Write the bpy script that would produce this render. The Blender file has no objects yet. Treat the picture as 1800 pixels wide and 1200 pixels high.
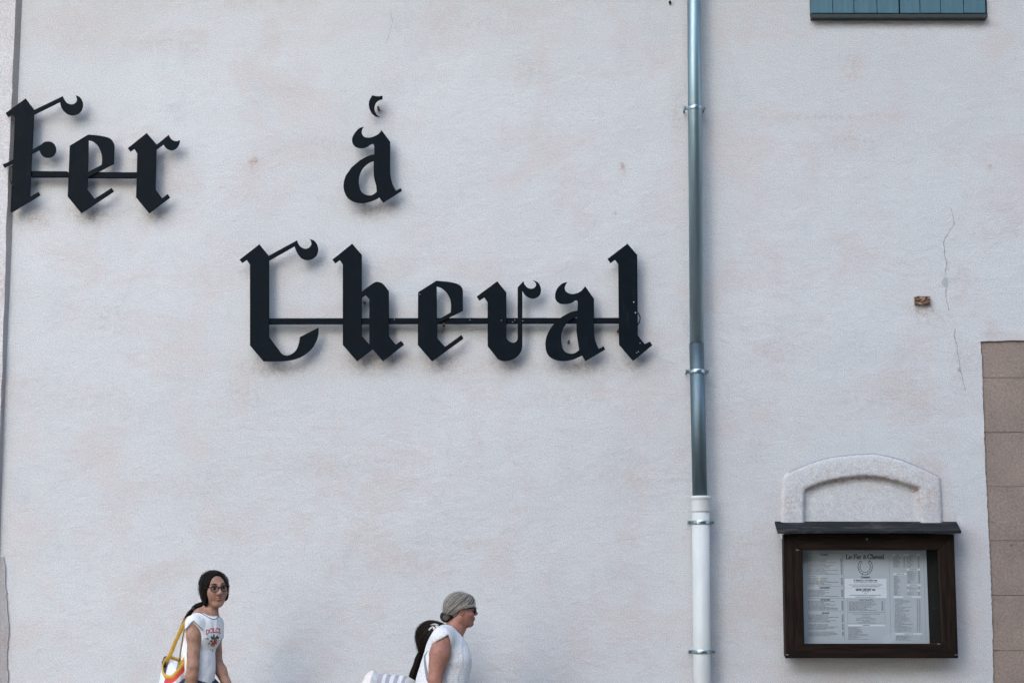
import bpy, bmesh, math, random
import numpy as np
from mathutils import Vector, Matrix
from mathutils.bvhtree import BVHTree

R = math.radians
random.seed(7)
scene = bpy.context.scene
col = scene.collection

# ------------------------------------------------------------------ camera, light, exposure
CAM = Vector((0.0, -12.6, 1.45))
F = 3511.0                      # focal length in photograph pixels
TILT = math.atan(450.0 / F)
cd = bpy.data.cameras.new('camera')
cd.sensor_width = 36.0
cd.lens = 36.0 * F / 1800.0
cd.clip_end = 500.0
cam = bpy.data.objects.new('camera', cd)
cam.location = CAM
cam.rotation_euler = (R(90) + TILT, 0, 0)
col.objects.link(cam)
scene.camera = cam

SUN_EL, SUN_AZ = R(32), R(-24)            # azimuth measured from straight in front of the wall, to its left
wd = bpy.data.worlds.new('World')
scene.world = wd
wd.use_nodes = True
wn = wd.node_tree.nodes
sky = wn.new('ShaderNodeTexSky')
sky.sky_type = 'NISHITA'
sky.sun_disc = False
sky.sun_elevation = SUN_EL
sky.sun_rotation = R(180) - SUN_AZ
sky.air_density = 1.2
sky.dust_density = 1.0
sky.ozone_density = 2.0
wn['Background'].inputs['Strength'].default_value = 0.15
wd.node_tree.links.new(sky.outputs[0], wn['Background'].inputs['Color'])
sd = bpy.data.lights.new('sun', 'SUN')
sd.energy = 0.55
sd.angle = R(75)
sd.color = (1.0, 0.975, 0.95)
sun = bpy.data.objects.new('sun', sd)
S = Vector((math.sin(SUN_AZ) * math.cos(SUN_EL), -math.cos(SUN_AZ) * math.cos(SUN_EL), math.sin(SUN_EL)))
sun.rotation_euler = S.to_track_quat('Z', 'Y').to_euler()
sun.location = (-6, -20, 14)
col.objects.link(sun)
scene.view_settings.view_transform = 'Standard'
scene.view_settings.look = 'None'
scene.view_settings.gamma = 1.0
scene.view_settings.use_curve_mapping = False
scene.view_settings.exposure = 1.62

# ------------------------------------------------------------------ helpers
ct, st = math.cos(TILT), math.sin(TILT)


def W(u, v, Y):
    """the point at depth Y that the photograph shows at pixel (u, v)"""
    a, b = (u - 900.0) / F, (600.0 - v) / F
    d = Vector((a, ct - b * st, st + b * ct))
    return CAM + d * ((Y - CAM.y) / d.y)


def tag(o, label=None, cat=None, group=None, kind=None):
    if label: o['label'] = label
    if cat: o['category'] = cat
    if group: o['group'] = group
    if kind: o['kind'] = kind
    return o


def empty(name, loc=(0, 0, 0)):
    o = bpy.data.objects.new(name, None)
    o.empty_display_size = 0.1
    o.location = loc
    col.objects.link(o)
    return o


def obj(name, me, mat=None, parent=None, smooth=False):
    if isinstance(me, bmesh.types.BMesh):
        bm = me
        me = bpy.data.meshes.new(name)
        bm.to_mesh(me)
        bm.free()
    o = bpy.data.objects.new(name, me)
    if mat is not None:
        me.materials.clear()
        for m in (mat if isinstance(mat, (list, tuple)) else [mat]):
            me.materials.append(m)
    if smooth:
        me.polygons.foreach_set('use_smooth', [True] * len(me.polygons))
    col.objects.link(o)
    if parent is not None:
        o.parent = parent
        if parent.parent is None:                 # a part keeps its world coordinates under its thing's base
            o.matrix_parent_inverse = Matrix.Translation(-parent.location)
    return o


def from_data(verts, faces, name='m'):
    me = bpy.data.meshes.new(name)
    me.from_pydata([tuple(v) for v in verts], [], [tuple(f) for f in faces])
    me.update()
    return me


def bm_box(bm, lo, hi, bevel=0.0):
    r = bmesh.ops.create_cube(bm, size=1.0)
    for v in r['verts']:
        v.co = Vector([lo[i] + (v.co[i] + 0.5) * (hi[i] - lo[i]) for i in range(3)])
    if bevel:
        es = {e for v in r['verts'] for e in v.link_edges}
        bmesh.ops.bevel(bm, geom=list(es), offset=bevel, segments=1, affect='EDGES', profile=0.5)


def bm_prism(bm, front, Yf, Yb, bevel=0.0):
    """front: pixel outline (counter-clockwise or clockwise) at depth Yf, pulled straight back to Yb"""
    a = [bm.verts.new(W(u, v, Yf)) for u, v in front]
    b = [bm.verts.new((p.co.x, Yb, p.co.z)) for p in a]
    n = len(a)
    fs = [bm.faces.new(a), bm.faces.new(b[::-1])]
    for i in range(n):
        fs.append(bm.faces.new((a[i], b[i], b[(i + 1) % n], a[(i + 1) % n])))
    bmesh.ops.recalc_face_normals(bm, faces=fs)
    if bevel:
        es = {e for f in fs for e in f.edges}
        bmesh.ops.bevel(bm, geom=list(es), offset=bevel, segments=1, affect='EDGES', profile=0.5)


def bm_tube(bm, pts, rad, seg=8, close=False, flat=None):
    """tube along pts; rad number or list; flat = (axis vector, ratio) squashes it to a strap"""
    pts = [Vector(p) for p in pts]
    n = len(pts)
    rings = []
    up = Vector((0.123, 0.37, 0.92)).normalized()
    for i in range(n):
        if close:
            t = pts[(i + 1) % n] - pts[i - 1]
        else:
            t = pts[min(i + 1, n - 1)] - pts[max(i - 1, 0)]
        t.normalize()
        a = t.cross(up)
        if a.length < 1e-4: a = t.cross(Vector((1, 0, 0)))
        a.normalize()
        b = t.cross(a)
        if flat:
            a2 = flat[0] - t * flat[0].dot(t)
            a2.normalize()
            a, b = a2, t.cross(a2)
        r = rad[i] if isinstance(rad, (list, tuple)) else rad
        ring = []
        for k in range(seg):
            w = 2 * math.pi * k / seg
            ka = r * (flat[1] if flat else 1.0)
            ring.append(bm.verts.new(pts[i] + a * (ka * math.cos(w)) + b * (r * math.sin(w))))
        rings.append(ring)
    m = n if close else n - 1
    for i in range(m):
        A, B = rings[i], rings[(i + 1) % n]
        for k in range(seg):
            bm.faces.new((A[k], A[(k + 1) % seg], B[(k + 1) % seg], B[k]))
    if not close:
        bm.faces.new(rings[0][::-1])
        bm.faces.new(rings[-1])


def smooth_poly(pts, lim=82.0, per=5):
    P = [Vector((p[0], p[1])) for p in pts]
    n = len(P)
    sm = []
    for i in range(n):
        a, b = P[i] - P[i - 1], P[(i + 1) % n] - P[i]
        ang = abs(a.angle_signed(b)) if a.length > 1e-6 and b.length > 1e-6 else 0
        sm.append(ang < R(48) and a.length < lim and b.length < lim)
    out = []
    for i in range(n):
        p, q = P[i], P[(i + 1) % n]
        d = q - p
        L = d.length
        if not sm[i] and not sm[(i + 1) % n]:
            out.append(p)
            continue
        ta = (q - P[i - 1]).normalized() * L if sm[i] else None
        tb = (P[(i + 2) % n] - p).normalized() * L if sm[(i + 1) % n] else None
        if ta is None: ta = (d * 1.5 - tb * 0.5)
        if tb is None: tb = (d * 1.5 - ta * 0.5)
        for k in range(per):
            t = k / per
            h1, h2 = 2 * t**3 - 3 * t**2 + 1, t**3 - 2 * t**2 + t
            h3, h4 = -2 * t**3 + 3 * t**2, t**3 - t**2
            out.append(p * h1 + ta * h2 + q * h3 + tb * h4)
    return out


def plate(loops, Y, thick, bevel=0.0):
    """flat plate cut along loops of world (x, z) points, its front face at depth Y"""
    cu = bpy.data.curves.new('outline', 'CURVE')
    cu.dimensions = '2D'
    cu.fill_mode = 'BOTH'
    cu.extrude = thick / 2
    cu.bevel_depth = bevel
    cu.bevel_resolution = 0
    for lp in loops:
        sp = cu.splines.new('POLY')
        sp.points.add(len(lp) - 1)
        for i, (x, z) in enumerate(lp):
            sp.points[i].co = (x, z, 0, 1)
        sp.use_cyclic_u = True
    o = bpy.data.objects.new('outline', cu)
    col.objects.link(o)
    dg = bpy.context.evaluated_depsgraph_get()
    me = bpy.data.meshes.new_from_object(o.evaluated_get(dg))
    bpy.data.objects.remove(o)
    bpy.data.curves.remove(cu)
    for v in me.vertices:
        x, y, z = v.co
        v.co = (x, Y + thick / 2 - z, y)
    me.update()
    return me


def xz(pts, Y, sc=1.0, ox=0.0, oy=0.0):
    out = []
    for p in pts:
        w = W(ox + p[0] / sc, oy + p[1] / sc, Y)
        out.append((w.x, w.z))
    return out


# ------------------------------------------------------------------ materials
class NT:
    def __init__(s, name):
        s.m = bpy.data.materials.new(name)
        s.m.use_nodes = True
        s.t = s.m.node_tree
        s.n = s.t.nodes
        s.p = s.n['Principled BSDF']
        s.co = None

    def link(s, a, b): s.t.links.new(a, b)

    def coord(s):
        if s.co is None:
            s.co = s.n.new('ShaderNodeTexCoord').outputs['Object']
        return s.co

    def noise(s, scale, detail=4, rough=0.55, stretch=None, dist=0.0):
        n = s.n.new('ShaderNodeTexNoise')
        n.inputs['Scale'].default_value = scale
        n.inputs['Detail'].default_value = detail
        n.inputs['Roughness'].default_value = rough
        n.inputs['Distortion'].default_value = dist
        c = s.coord()
        if stretch:
            mp = s.n.new('ShaderNodeMapping')
            mp.inputs['Scale'].default_value = stretch
            s.link(c, mp.inputs['Vector'])
            c = mp.outputs[0]
        s.link(c, n.inputs['Vector'])
        return n.outputs['Fac']

    def ramp(s, fac, a, b, lo=0.0, hi=1.0):
        r = s.n.new('ShaderNodeMapRange')
        r.interpolation_type = 'SMOOTHSTEP'
        r.inputs['From Min'].default_value = a
        r.inputs['From Max'].default_value = b
        r.inputs['To Min'].default_value = lo
        r.inputs['To Max'].default_value = hi
        s.link(fac, r.inputs['Value'])
        return r.outputs[0]

    def math(s, op, a, b=None):
        m = s.n.new('ShaderNodeMath')
        m.operation = op
        for i, x in enumerate((a, b)):
            if x is None: continue
            if isinstance(x, (int, float)): m.inputs[i].default_value = x
            else: s.link(x, m.inputs[i])
        return m.outputs[0]

    def mix(s, fac, a, b, mode='MIX'):
        m = s.n.new('ShaderNodeMix')
        m.data_type = 'RGBA'
        m.blend_type = mode
        for inp, x in ((m.inputs['Factor'], fac), (m.inputs['A'] if False else m.inputs[6], a), (m.inputs[7], b)):
            if isinstance(x, (int, float)): inp.default_value = x
            elif isinstance(x, (tuple, list)): inp.default_value = (*x[:3], 1)
            else: s.link(x, inp)
        return m.outputs[2]

    def bump(s, h, dist, strength=1.0, prev=None):
        b = s.n.new('ShaderNodeBump')
        b.inputs['Strength'].default_value = strength
        b.inputs['Distance'].default_value = dist
        s.link(h, b.inputs['Height'])
        if prev is not None: s.link(prev, b.inputs['Normal'])
        return b.outputs[0]

    def set(s, color=None, rough=0.6, metal=0.0, normal=None, spec=None):
        if isinstance(color, (tuple, list)): s.p.inputs['Base Color'].default_value = (*color[:3], 1)
        elif color is not None: s.link(color, s.p.inputs['Base Color'])
        if isinstance(rough, (int, float)): s.p.inputs['Roughness'].default_value = rough
        else: s.link(rough, s.p.inputs['Roughness'])
        s.p.inputs['Metallic'].default_value = metal
        if spec is not None: s.p.inputs['Specular IOR Level'].default_value = spec
        if normal is not None: s.link(normal, s.p.inputs['Normal'])
        return s.m


def simple(name, color, rough=0.6, metal=0.0, var=0.15, scale=40, bump=0.0, spec=None, stretch=None):
    t = NT(name)
    n = t.noise(scale, 4, 0.6, stretch)
    c = t.mix(n, tuple(x * (1 - var) for x in color), tuple(min(1, x * (1 + var)) for x in color))
    nb = t.bump(n, bump) if bump else None
    return t.set(c, rough, metal, nb, spec)


def plaster(name, spots=(), base=(0.578, 0.586, 0.585), warm=(0.540, 0.485, 0.468), grey=(0.43, 0.465, 0.49)):
    t = NT(name)
    big = t.noise(0.55, 5, 0.6, None, 0.4)
    pink = tuple(0.35 * p + 0.65 * q for p, q in zip(base, warm))
    c = t.mix(t.ramp(big, 0.36, 0.66), base, tuple(b * 0.94 for b in base))
    c = t.mix(t.ramp(t.noise(1.7, 9, 0.72, (1.0, 1, 1.2), 0.35), 0.45, 0.66, 0, 0.95), c, pink)
    c = t.mix(t.ramp(t.noise(4.5, 8, 0.72, (1.2, 1, 0.8), 0.5), 0.53, 0.78, 0, 0.55), c, warm)
    c = t.mix(t.ramp(t.noise(2.6, 8, 0.75, (1.5, 1, 0.7), 0.8), 0.54, 0.80, 0, 0.55), c, grey)
    c = t.mix(t.ramp(t.noise(3.0, 7, 0.7, (3.2, 1, 0.35), 0.3), 0.58, 0.80, 0, 0.40), c, tuple(b * 0.80 for b in base))
    # rust, rain streaks, chipped spots, and warm bounce painted under letters and arch
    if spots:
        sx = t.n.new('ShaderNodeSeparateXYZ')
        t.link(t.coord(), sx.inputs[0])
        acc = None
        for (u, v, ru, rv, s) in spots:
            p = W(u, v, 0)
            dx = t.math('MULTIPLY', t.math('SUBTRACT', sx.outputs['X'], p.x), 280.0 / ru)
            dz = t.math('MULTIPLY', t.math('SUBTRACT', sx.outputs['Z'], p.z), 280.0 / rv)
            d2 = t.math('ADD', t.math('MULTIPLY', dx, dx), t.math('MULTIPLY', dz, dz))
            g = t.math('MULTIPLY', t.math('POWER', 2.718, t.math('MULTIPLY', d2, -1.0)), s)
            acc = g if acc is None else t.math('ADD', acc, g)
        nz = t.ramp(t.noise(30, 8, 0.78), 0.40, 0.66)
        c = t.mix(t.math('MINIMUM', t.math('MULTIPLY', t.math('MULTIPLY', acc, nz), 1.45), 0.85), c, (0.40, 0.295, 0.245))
    grain = t.noise(150, 3, 0.7)
    c = t.mix(1.0, c, t.mix(t.ramp(grain, 0.3, 0.7), (0.74, 0.74, 0.76), (1.15, 1.15, 1.14)), 'MULTIPLY')
    pit = t.noise(60, 2, 0.6)
    c = t.mix(t.ramp(pit, 0.70, 0.78, 0, 0.5), c, (0.30, 0.27, 0.26))
    nb = t.bump(t.noise(2.2, 4, 0.5), 0.035, 0.55)
    nb = t.bump(t.noise(11, 4, 0.6, (1.0, 1, 1.5)), 0.012, 0.5, nb)
    nb = t.bump(t.noise(3.2, 5, 0.6, (0.8, 1, 1.6), 2.5), 0.014, 0.22, nb)
    nb = t.bump(t.noise(34, 4, 0.7, (1.0, 1, 1.3), 0.6), 0.008, 0.24, nb)
    nb = t.bump(t.noise(95, 3, 0.75), 0.006, 0.5, nb)
    return t.set(c, 0.92, 0, nb, 0.2)


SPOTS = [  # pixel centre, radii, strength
    (60, 385, 30, 16, .55), (160, 378, 34, 18, .7), (275, 380, 26, 14, .55), (290, 300, 8, 14, .5),  # below the letters: rust plus painted warm bounce in their shadows
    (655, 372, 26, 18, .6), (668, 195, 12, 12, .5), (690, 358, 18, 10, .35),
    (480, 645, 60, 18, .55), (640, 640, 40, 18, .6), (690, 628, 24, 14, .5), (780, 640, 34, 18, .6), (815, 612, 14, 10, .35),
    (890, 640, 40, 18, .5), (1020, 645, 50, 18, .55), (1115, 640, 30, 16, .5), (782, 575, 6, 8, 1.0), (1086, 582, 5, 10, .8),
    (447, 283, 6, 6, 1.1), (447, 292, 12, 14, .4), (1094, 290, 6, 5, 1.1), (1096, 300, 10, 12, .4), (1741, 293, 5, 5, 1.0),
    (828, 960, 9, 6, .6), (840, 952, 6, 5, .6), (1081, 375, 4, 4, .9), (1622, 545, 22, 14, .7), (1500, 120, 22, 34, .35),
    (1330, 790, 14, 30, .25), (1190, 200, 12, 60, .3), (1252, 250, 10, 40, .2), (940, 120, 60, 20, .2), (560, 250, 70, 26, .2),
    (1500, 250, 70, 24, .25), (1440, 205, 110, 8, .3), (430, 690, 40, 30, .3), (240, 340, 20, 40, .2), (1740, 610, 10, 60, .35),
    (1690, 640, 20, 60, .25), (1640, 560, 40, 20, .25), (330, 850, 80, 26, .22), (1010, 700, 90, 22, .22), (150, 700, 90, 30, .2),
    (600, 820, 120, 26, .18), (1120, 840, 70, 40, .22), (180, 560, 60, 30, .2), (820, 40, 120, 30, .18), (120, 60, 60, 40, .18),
    (1392, 885, 22, 40, .35), (1450, 830, 60, 16, .3), (1560, 818, 80, 18, .32), (1635, 860, 20, 50, .4), (1510, 885, 90, 34, .25), (1425, 860, 12, 6, .7), (1450, 850, 16, 5, .7), (1480, 843, 18, 5, .75), (1515, 839, 20, 5, .8), (1550, 840, 20, 5, .8), (1580, 846, 18, 5, .75), (1605, 856, 12, 7, .7), (1615, 880, 6, 20, .4), (1413, 890, 6, 24, .3), (300, 80, 90, 20, .2), (1380, 620, 60, 30, .2), (1300, 980, 40, 60, .18), (1560, 700, 80, 26, .2), (700, 980, 120, 30, .15),  # arch soffit spots: dirt plus painted warm ground bounce
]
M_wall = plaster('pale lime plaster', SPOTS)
M_mould = plaster('arch plaster', [(1375, 900, 18, 30, .45), (1660, 880, 16, 40, .5), (1480, 838, 60, 7, .6), (1590, 842, 30, 8, .6), (1425, 862, 20, 8, .5)],
                  base=(0.572, 0.568, 0.562))  # soffit spots mix dirt with painted warm bounce
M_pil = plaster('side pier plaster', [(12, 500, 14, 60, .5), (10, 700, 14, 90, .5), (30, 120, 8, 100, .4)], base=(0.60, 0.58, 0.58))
M_cement = plaster('grey cement', (), base=(0.38, 0.375, 0.375), warm=(0.36, 0.31, 0.295), grey=(0.28, 0.29, 0.30))


def mat_stone():
    t = NT('brown sandstone')
    a = t.noise(3, 6, 0.65)
    b = t.noise(70, 4, 0.75)
    c = t.mix(t.ramp(a, 0.35, 0.7), (0.300, 0.238, 0.200), (0.246, 0.198, 0.168))
    c = t.mix(1.0, c, t.mix(t.ramp(b, 0.3, 0.7), (0.78, 0.78, 0.78), (1.15, 1.14, 1.13)), 'MULTIPLY')
    c = t.mix(t.ramp(t.noise(34, 3, 0.6), 0.66, 0.76, 0, 0.6), c, (0.10, 0.075, 0.065))
    nb = t.bump(b, 0.006, 0.8)
    nb = t.bump(t.noise(9, 4, 0.6), 0.012, 0.5, nb)
    return t.set(c, 0.95, 0, nb, 0.15)


M_stone = mat_stone()


def mat_letter():
    t = NT('black painted steel')
    n = t.noise(14, 6, 0.7)
    c = t.mix(t.ramp(n, 0.45, 0.75), (0.0028, 0.0058, 0.009), (0.0055, 0.0095, 0.0135))
    c = t.mix(t.ramp(t.noise(4, 7, 0.75, (3, 1, 0.7)), 0.60, 0.82, 0, 0.7), c, (0.022, 0.027, 0.032))
    c = t.mix(t.ramp(t.noise(90, 2, 0.5), 0.86, 0.88, 0, 1), c, (0.2, 0.19, 0.18))
    r = t.ramp(n, 0.3, 0.7, 0.5, 0.7)
    return t.set(c, r, 0, t.bump(t.noise(30, 3), 0.001, 0.4), 0.07)


M_letter = mat_letter()
M_rust = simple('rusty steel', (0.075, 0.04, 0.026), 0.85, 0, 0.5, 90, 0.002)
M_fleck = simple('white paint fleck', (0.7, 0.7, 0.7), 0.6)
M_cable = simple('black cable', (0.010, 0.011, 0.013), 0.5)


def mat_zinc(name, color, rough):
    t = NT(name)
    n = t.noise(16, 5, 0.7, (1, 1, 0.12))
    c = t.mix(t.ramp(n, 0.3, 0.75), color, tuple(x * 0.78 for x in color))
    c = t.mix(t.ramp(t.noise(120, 3, 0.7), 0.62, 0.8, 0, 0.35), c, (0.55, 0.6, 0.62))
    return t.set(c, t.ramp(n, 0.2, 0.8, rough - 0.06, rough + 0.08), 1.0, t.bump(t.noise(10, 3), 0.001, 0.3))


M_zinc = mat_zinc('bright zinc', (0.30, 0.40, 0.435), 0.46)
M_zinc2 = mat_zinc('dull zinc', (0.16, 0.215, 0.24), 0.54)
M_clamp = mat_zinc('galvanised clamp', (0.42, 0.50, 0.54), 0.3)
M_white = simple('white painted pipe', (0.54, 0.555, 0.535), 0.5, 0, 0.2, 8, 0, None, (1, 1, 0.3))


def mat_shutter():
    t = NT('teal shutter paint')
    n = t.noise(6, 6, 0.7, (8, 1, 0.6))
    c = t.mix(t.ramp(n, 0.35, 0.75), (0.046, 0.122, 0.160), (0.066, 0.155, 0.195))
    c = t.mix(t.ramp(t.noise(45, 4, 0.7), 0.70, 0.78, 0, 0.5), c, (0.16, 0.26, 0.30))
    return t.set(c, 0.62, 0, t.bump(n, 0.002, 0.5))


M_shut = mat_shutter()
M_sill = simple('dark green grey sill', (0.018, 0.026, 0.027), 0.6, 0, 0.3, 20)
M_gap = simple('dark gap', (0.008, 0.008, 0.009), 0.9)


def mat_wood(name, a, b, stretch, rough=0.55, worn=None):
    t = NT(name)
    n = t.noise(5, 7, 0.7, stretch, 0.4)
    c = t.mix(t.ramp(n, 0.35, 0.7), a, b)
    if worn:
        c = t.mix(t.ramp(t.noise(13, 6, 0.75, (0.45, 1.5, 1.6)), 0.50, 0.66, 0, 0.9), c, worn)
    return t.set(c, rough, 0, t.bump(n, 0.003, 0.6), 0.12)


M_woodH = mat_wood('dark oak across', (0.005, 0.0034, 0.0026), (0.020, 0.011, 0.007), (0.6, 6, 9))
M_woodV = mat_wood('dark oak upright', (0.005, 0.0034, 0.0026), (0.024, 0.013, 0.008), (9, 6, 0.6))
M_roof = mat_wood('weathered roof board', (0.010, 0.0115, 0.014), (0.021, 0.023, 0.026), (0.5, 5, 5), 0.8, (0.068, 0.064, 0.060))
M_paper = simple('menu paper', (0.565, 0.59, 0.61), 0.8, 0, 0.04, 4)
M_slip = simple('white paper slip', (0.82, 0.84, 0.86), 0.8, 0, 0.02, 4)
M_ink = simple('black ink', (0.018, 0.018, 0.022), 0.7)
M_ink2 = simple('grey ink', (0.13, 0.13, 0.14), 0.7)
M_ink3 = simple('brown ink', (0.26, 0.17, 0.14), 0.7)
M_skin_girl = None


def mat_glass():
    t = NT('window glass')
    out = t.n['Material Output']
    tr = t.n.new('ShaderNodeBsdfTransparent')
    tr.inputs['Color'].default_value = (0.86, 0.89, 0.90, 1)
    gl = t.n.new('ShaderNodeBsdfGlossy')
    gl.inputs['Roughness'].default_value = 0.012
    fr = t.n.new('ShaderNodeFresnel')
    fr.inputs['IOR'].default_value = 1.55
    mx = t.n.new('ShaderNodeMixShader')
    t.link(t.math('MULTIPLY', fr.outputs[0], 1.7), mx.inputs[0])
    t.link(tr.outputs[0], mx.inputs[1])
    t.link(gl.outputs[0], mx.inputs[2])
    t.link(mx.outputs[0], out.inputs['Surface'])
    return t.m


M_glass = mat_glass()


def mat_clear():
    t = NT('clear spectacle lens')
    tr = t.n.new('ShaderNodeBsdfTransparent')
    tr.inputs['Color'].default_value = (0.90, 0.90, 0.93, 1)
    gl = t.n.new('ShaderNodeBsdfGlossy')
    gl.inputs['Roughness'].default_value = 0.05
    mx = t.n.new('ShaderNodeMixShader')
    mx.inputs[0].default_value = 0.02
    t.link(tr.outputs[0], mx.inputs[1]); t.link(gl.outputs[0], mx.inputs[2])
    t.link(mx.outputs[0], t.n['Material Output'].inputs['Surface'])
    return t.m


M_clear = mat_clear()


def mat_skin(name, c0, c1):
    t = NT(name)
    c = t.mix(t.ramp(t.noise(26, 6, 0.7), 0.35, 0.68), tuple(x * 1.1 for x in c0), tuple(x * 0.88 for x in c1))
    t.p.inputs['Subsurface Weight'].default_value = 0.08
    t.p.inputs['Subsurface Radius'].default_value = (0.012, 0.005, 0.003)
    t.p.inputs['Subsurface Scale'].default_value = 0.5
    return t.set(c, 0.52, 0, t.bump(t.noise(160, 2), 0.0006, 0.3), 0.35)


M_skin_g = mat_skin('tanned skin', (0.335, 0.185, 0.130), (0.285, 0.150, 0.100))
M_skin_w = mat_skin('sunburnt skin', (0.335, 0.155, 0.112), (0.275, 0.122, 0.085))
M_skin_c = mat_skin('child skin', (0.40, 0.24, 0.17), (0.36, 0.2, 0.14))


def mat_hair(name, a, b, rough=0.42, root=None, sc=12, light=None, tip=None):
    t = NT(name)
    if root is not None:                      # locks combed from tip to root: colour varies across them, hardly along
        root, ax = Vector(root), (Vector(tip) - Vector(root)).normalized()
        e1 = ax.cross(Vector((0, 0, 1))).normalized()
        e2 = ax.cross(e1)
        sub = t.n.new('ShaderNodeVectorMath'); sub.operation = 'SUBTRACT'
        t.link(t.coord(), sub.inputs[0]); sub.inputs[1].default_value = tuple(root)
        def dot(v):
            d = t.n.new('ShaderNodeVectorMath'); d.operation = 'DOT_PRODUCT'
            t.link(sub.outputs[0], d.inputs[0]); d.inputs[1].default_value = tuple(v)
            return d.outputs['Value']
        cb = t.n.new('ShaderNodeCombineXYZ')
        t.link(t.math('ARCTAN2', dot(e1), dot(e2)), cb.inputs[0])
        t.link(t.math('MULTIPLY', dot(ax), 2.2), cb.inputs[1])
        t.co = cb.outputs[0]
        n = t.noise(sc, 3, 0.6, (1, .12, 1), 0.1)
        m = t.noise(sc * 1.6, 2, 0.5, (1, .15, 1), 0.1)
        c = t.mix(t.ramp(n, 0.40, 0.60), a, b)
        if light: c = t.mix(t.ramp(m, 0.54, 0.66, 0, 0.9), c, light)
        return t.set(c, rough, 0, t.bump(n, 0.004, 0.6), 0.06)
    n = t.noise(22, 5, 0.65, (2.2, 2.2, 0.5), 0.6)
    c = t.mix(t.ramp(n, 0.35, 0.7), a, b)
    return t.set(c, rough, 0, t.bump(t.noise(60, 3, 0.6, (3, 3, 0.4)), 0.0015, 0.5), 0.05)


M_hair_dark = mat_hair('dark brown hair', (0.003, 0.0024, 0.0022), (0.008, 0.0055, 0.0045))
M_hair_dark2 = mat_hair('dark hair strand', (0.012, 0.0085, 0.007), (0.022, 0.015, 0.012))
M_hair_grey = mat_hair('grey blonde hair', (0.085, 0.080, 0.076), (0.155, 0.138, 0.117), 0.5)
M_hair_light = mat_hair('pale blonde strand', (0.34, 0.31, 0.265), (0.46, 0.42, 0.36), 0.45)
M_hair_ash = mat_hair('ash strand', (0.075, 0.076, 0.082), (0.11, 0.105, 0.10), 0.5)  # darker ash tone of the strands themselves
M_hair_bun = mat_hair('dark bun hair', (0.010, 0.009, 0.0085), (0.032, 0.028, 0.025))


def mat_cloth(name, color, dots=None, scale=90, dotscale=75, rough=0.9):
    t = NT(name)
    n = t.noise(scale, 3, 0.6)
    c = t.mix(n, tuple(x * 0.94 for x in color), tuple(min(1, x * 1.04) for x in color))
    if dots:
        v = t.n.new('ShaderNodeTexVoronoi')
        v.inputs['Scale'].default_value = dotscale
        v.inputs['Randomness'].default_value = 0.35
        t.link(t.coord(), v.inputs['Vector'])
        c = t.mix(t.ramp(v.outputs['Distance'], 0.22, 0.34, 0.85, 0), c, dots)
    nb = t.bump(t.noise(9, 4, 0.5, (1.6, 1.6, 0.9), 1.2), 0.024, 0.6)
    nb = t.bump(t.noise(26, 3, 0.5, (0.7, 0.7, 1.8), 0.8), 0.006, 0.5, nb)
    return t.set(c, rough, 0, nb, 0.15)


M_tee = mat_cloth('white cotton', (0.72, 0.72, 0.715))
M_blouse = mat_cloth('white dotted blouse', (0.70, 0.69, 0.68), (0.40, 0.43, 0.50))
M_ctop = mat_cloth('pale lemon cotton', (0.70, 0.70, 0.56))
M_navy = simple('navy trim', (0.012, 0.022, 0.045), 0.8)
M_yellow = simple('yellow webbing', (0.56, 0.33, 0.045), 0.75, 0, 0.18, 60, 0.001)
M_red = simple('red canvas', (0.56, 0.045, 0.035), 0.75, 0, 0.12, 40, 0.001)
M_whitecv = simple('white canvas', (0.66, 0.67, 0.69), 0.75, 0, 0.05, 30, 0.001)
M_printred = simple('red print', (0.50, 0.05, 0.085), 0.8)
M_printgreen = simple('green print', (0.050, 0.085, 0.050), 0.8)
M_printrose = simple('rose print', (0.46, 0.05, 0.035), 0.8)
M_printpink = simple('salmon print', (0.52, 0.21, 0.16), 0.8)
M_jean = None


def mat_denim():
    t = NT('dark denim')
    n = t.noise(10, 6, 0.7)
    c = t.mix(t.ramp(n, 0.42, 0.72), (0.010, 0.018, 0.034), (0.045, 0.065, 0.095))
    c = t.mix(t.ramp(t.noise(26, 4, 0.7), 0.64, 0.74, 0, 0.6), c, (0.25, 0.28, 0.32))
    return t.set(c, 0.85, 0, t.bump(n, 0.01, 0.5))


M_jean = mat_denim()
M_trouser = simple('beige linen', (0.45, 0.40, 0.34), 0.85, 0, 0.1, 20)
M_shoe = simple('white sneaker', (0.6, 0.6, 0.6), 0.6)
M_eye = simple('eye white', (0.30, 0.275, 0.27), 0.25, 0, 0.02)
M_iris = simple('dark iris', (0.012, 0.008, 0.006), 0.2)
M_lip_g = simple('lip', (0.25, 0.095, 0.082), 0.5)
M_lip_w = simple('sunburnt lip', (0.30, 0.10, 0.085), 0.5)
M_brow = simple('dark brow', (0.018, 0.012, 0.010), 0.8)
M_frame = simple('dark plum glasses frame', (0.008, 0.005, 0.008), 0.5, 0, .1, 40, 0, .15)
M_frame2 = simple('tortoiseshell frame', (0.012, 0.008, 0.007), 0.25)
M_lens = simple('dark brown lens', (0.020, 0.012, 0.010), 0.12)
M_strap = simple('grey webbing', (0.20, 0.20, 0.215), 0.8, 0, 0.1, 60)
M_straw = simple('woven straw', (0.40, 0.29, 0.16), 0.9, 0, 0.35, 50, 0.004)
M_bow = simple('cream ribbon', (0.52, 0.50, 0.45), 0.7)
M_tow_w = mat_cloth('white terry', (0.62, 0.64, 0.65), None, 150)
M_tow_g = mat_cloth('mauve grey terry', (0.36, 0.34, 0.375), None, 150)
M_tow_i = mat_cloth('inside terry', (0.68, 0.63, 0.60), None, 150)
M_brick = simple('crumbling brick', (0.27, 0.175, 0.125), 0.95, 0, 0.8, 40, 0.02)
M_crack = simple('crack', (0.23, 0.225, 0.23), 0.95)
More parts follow.
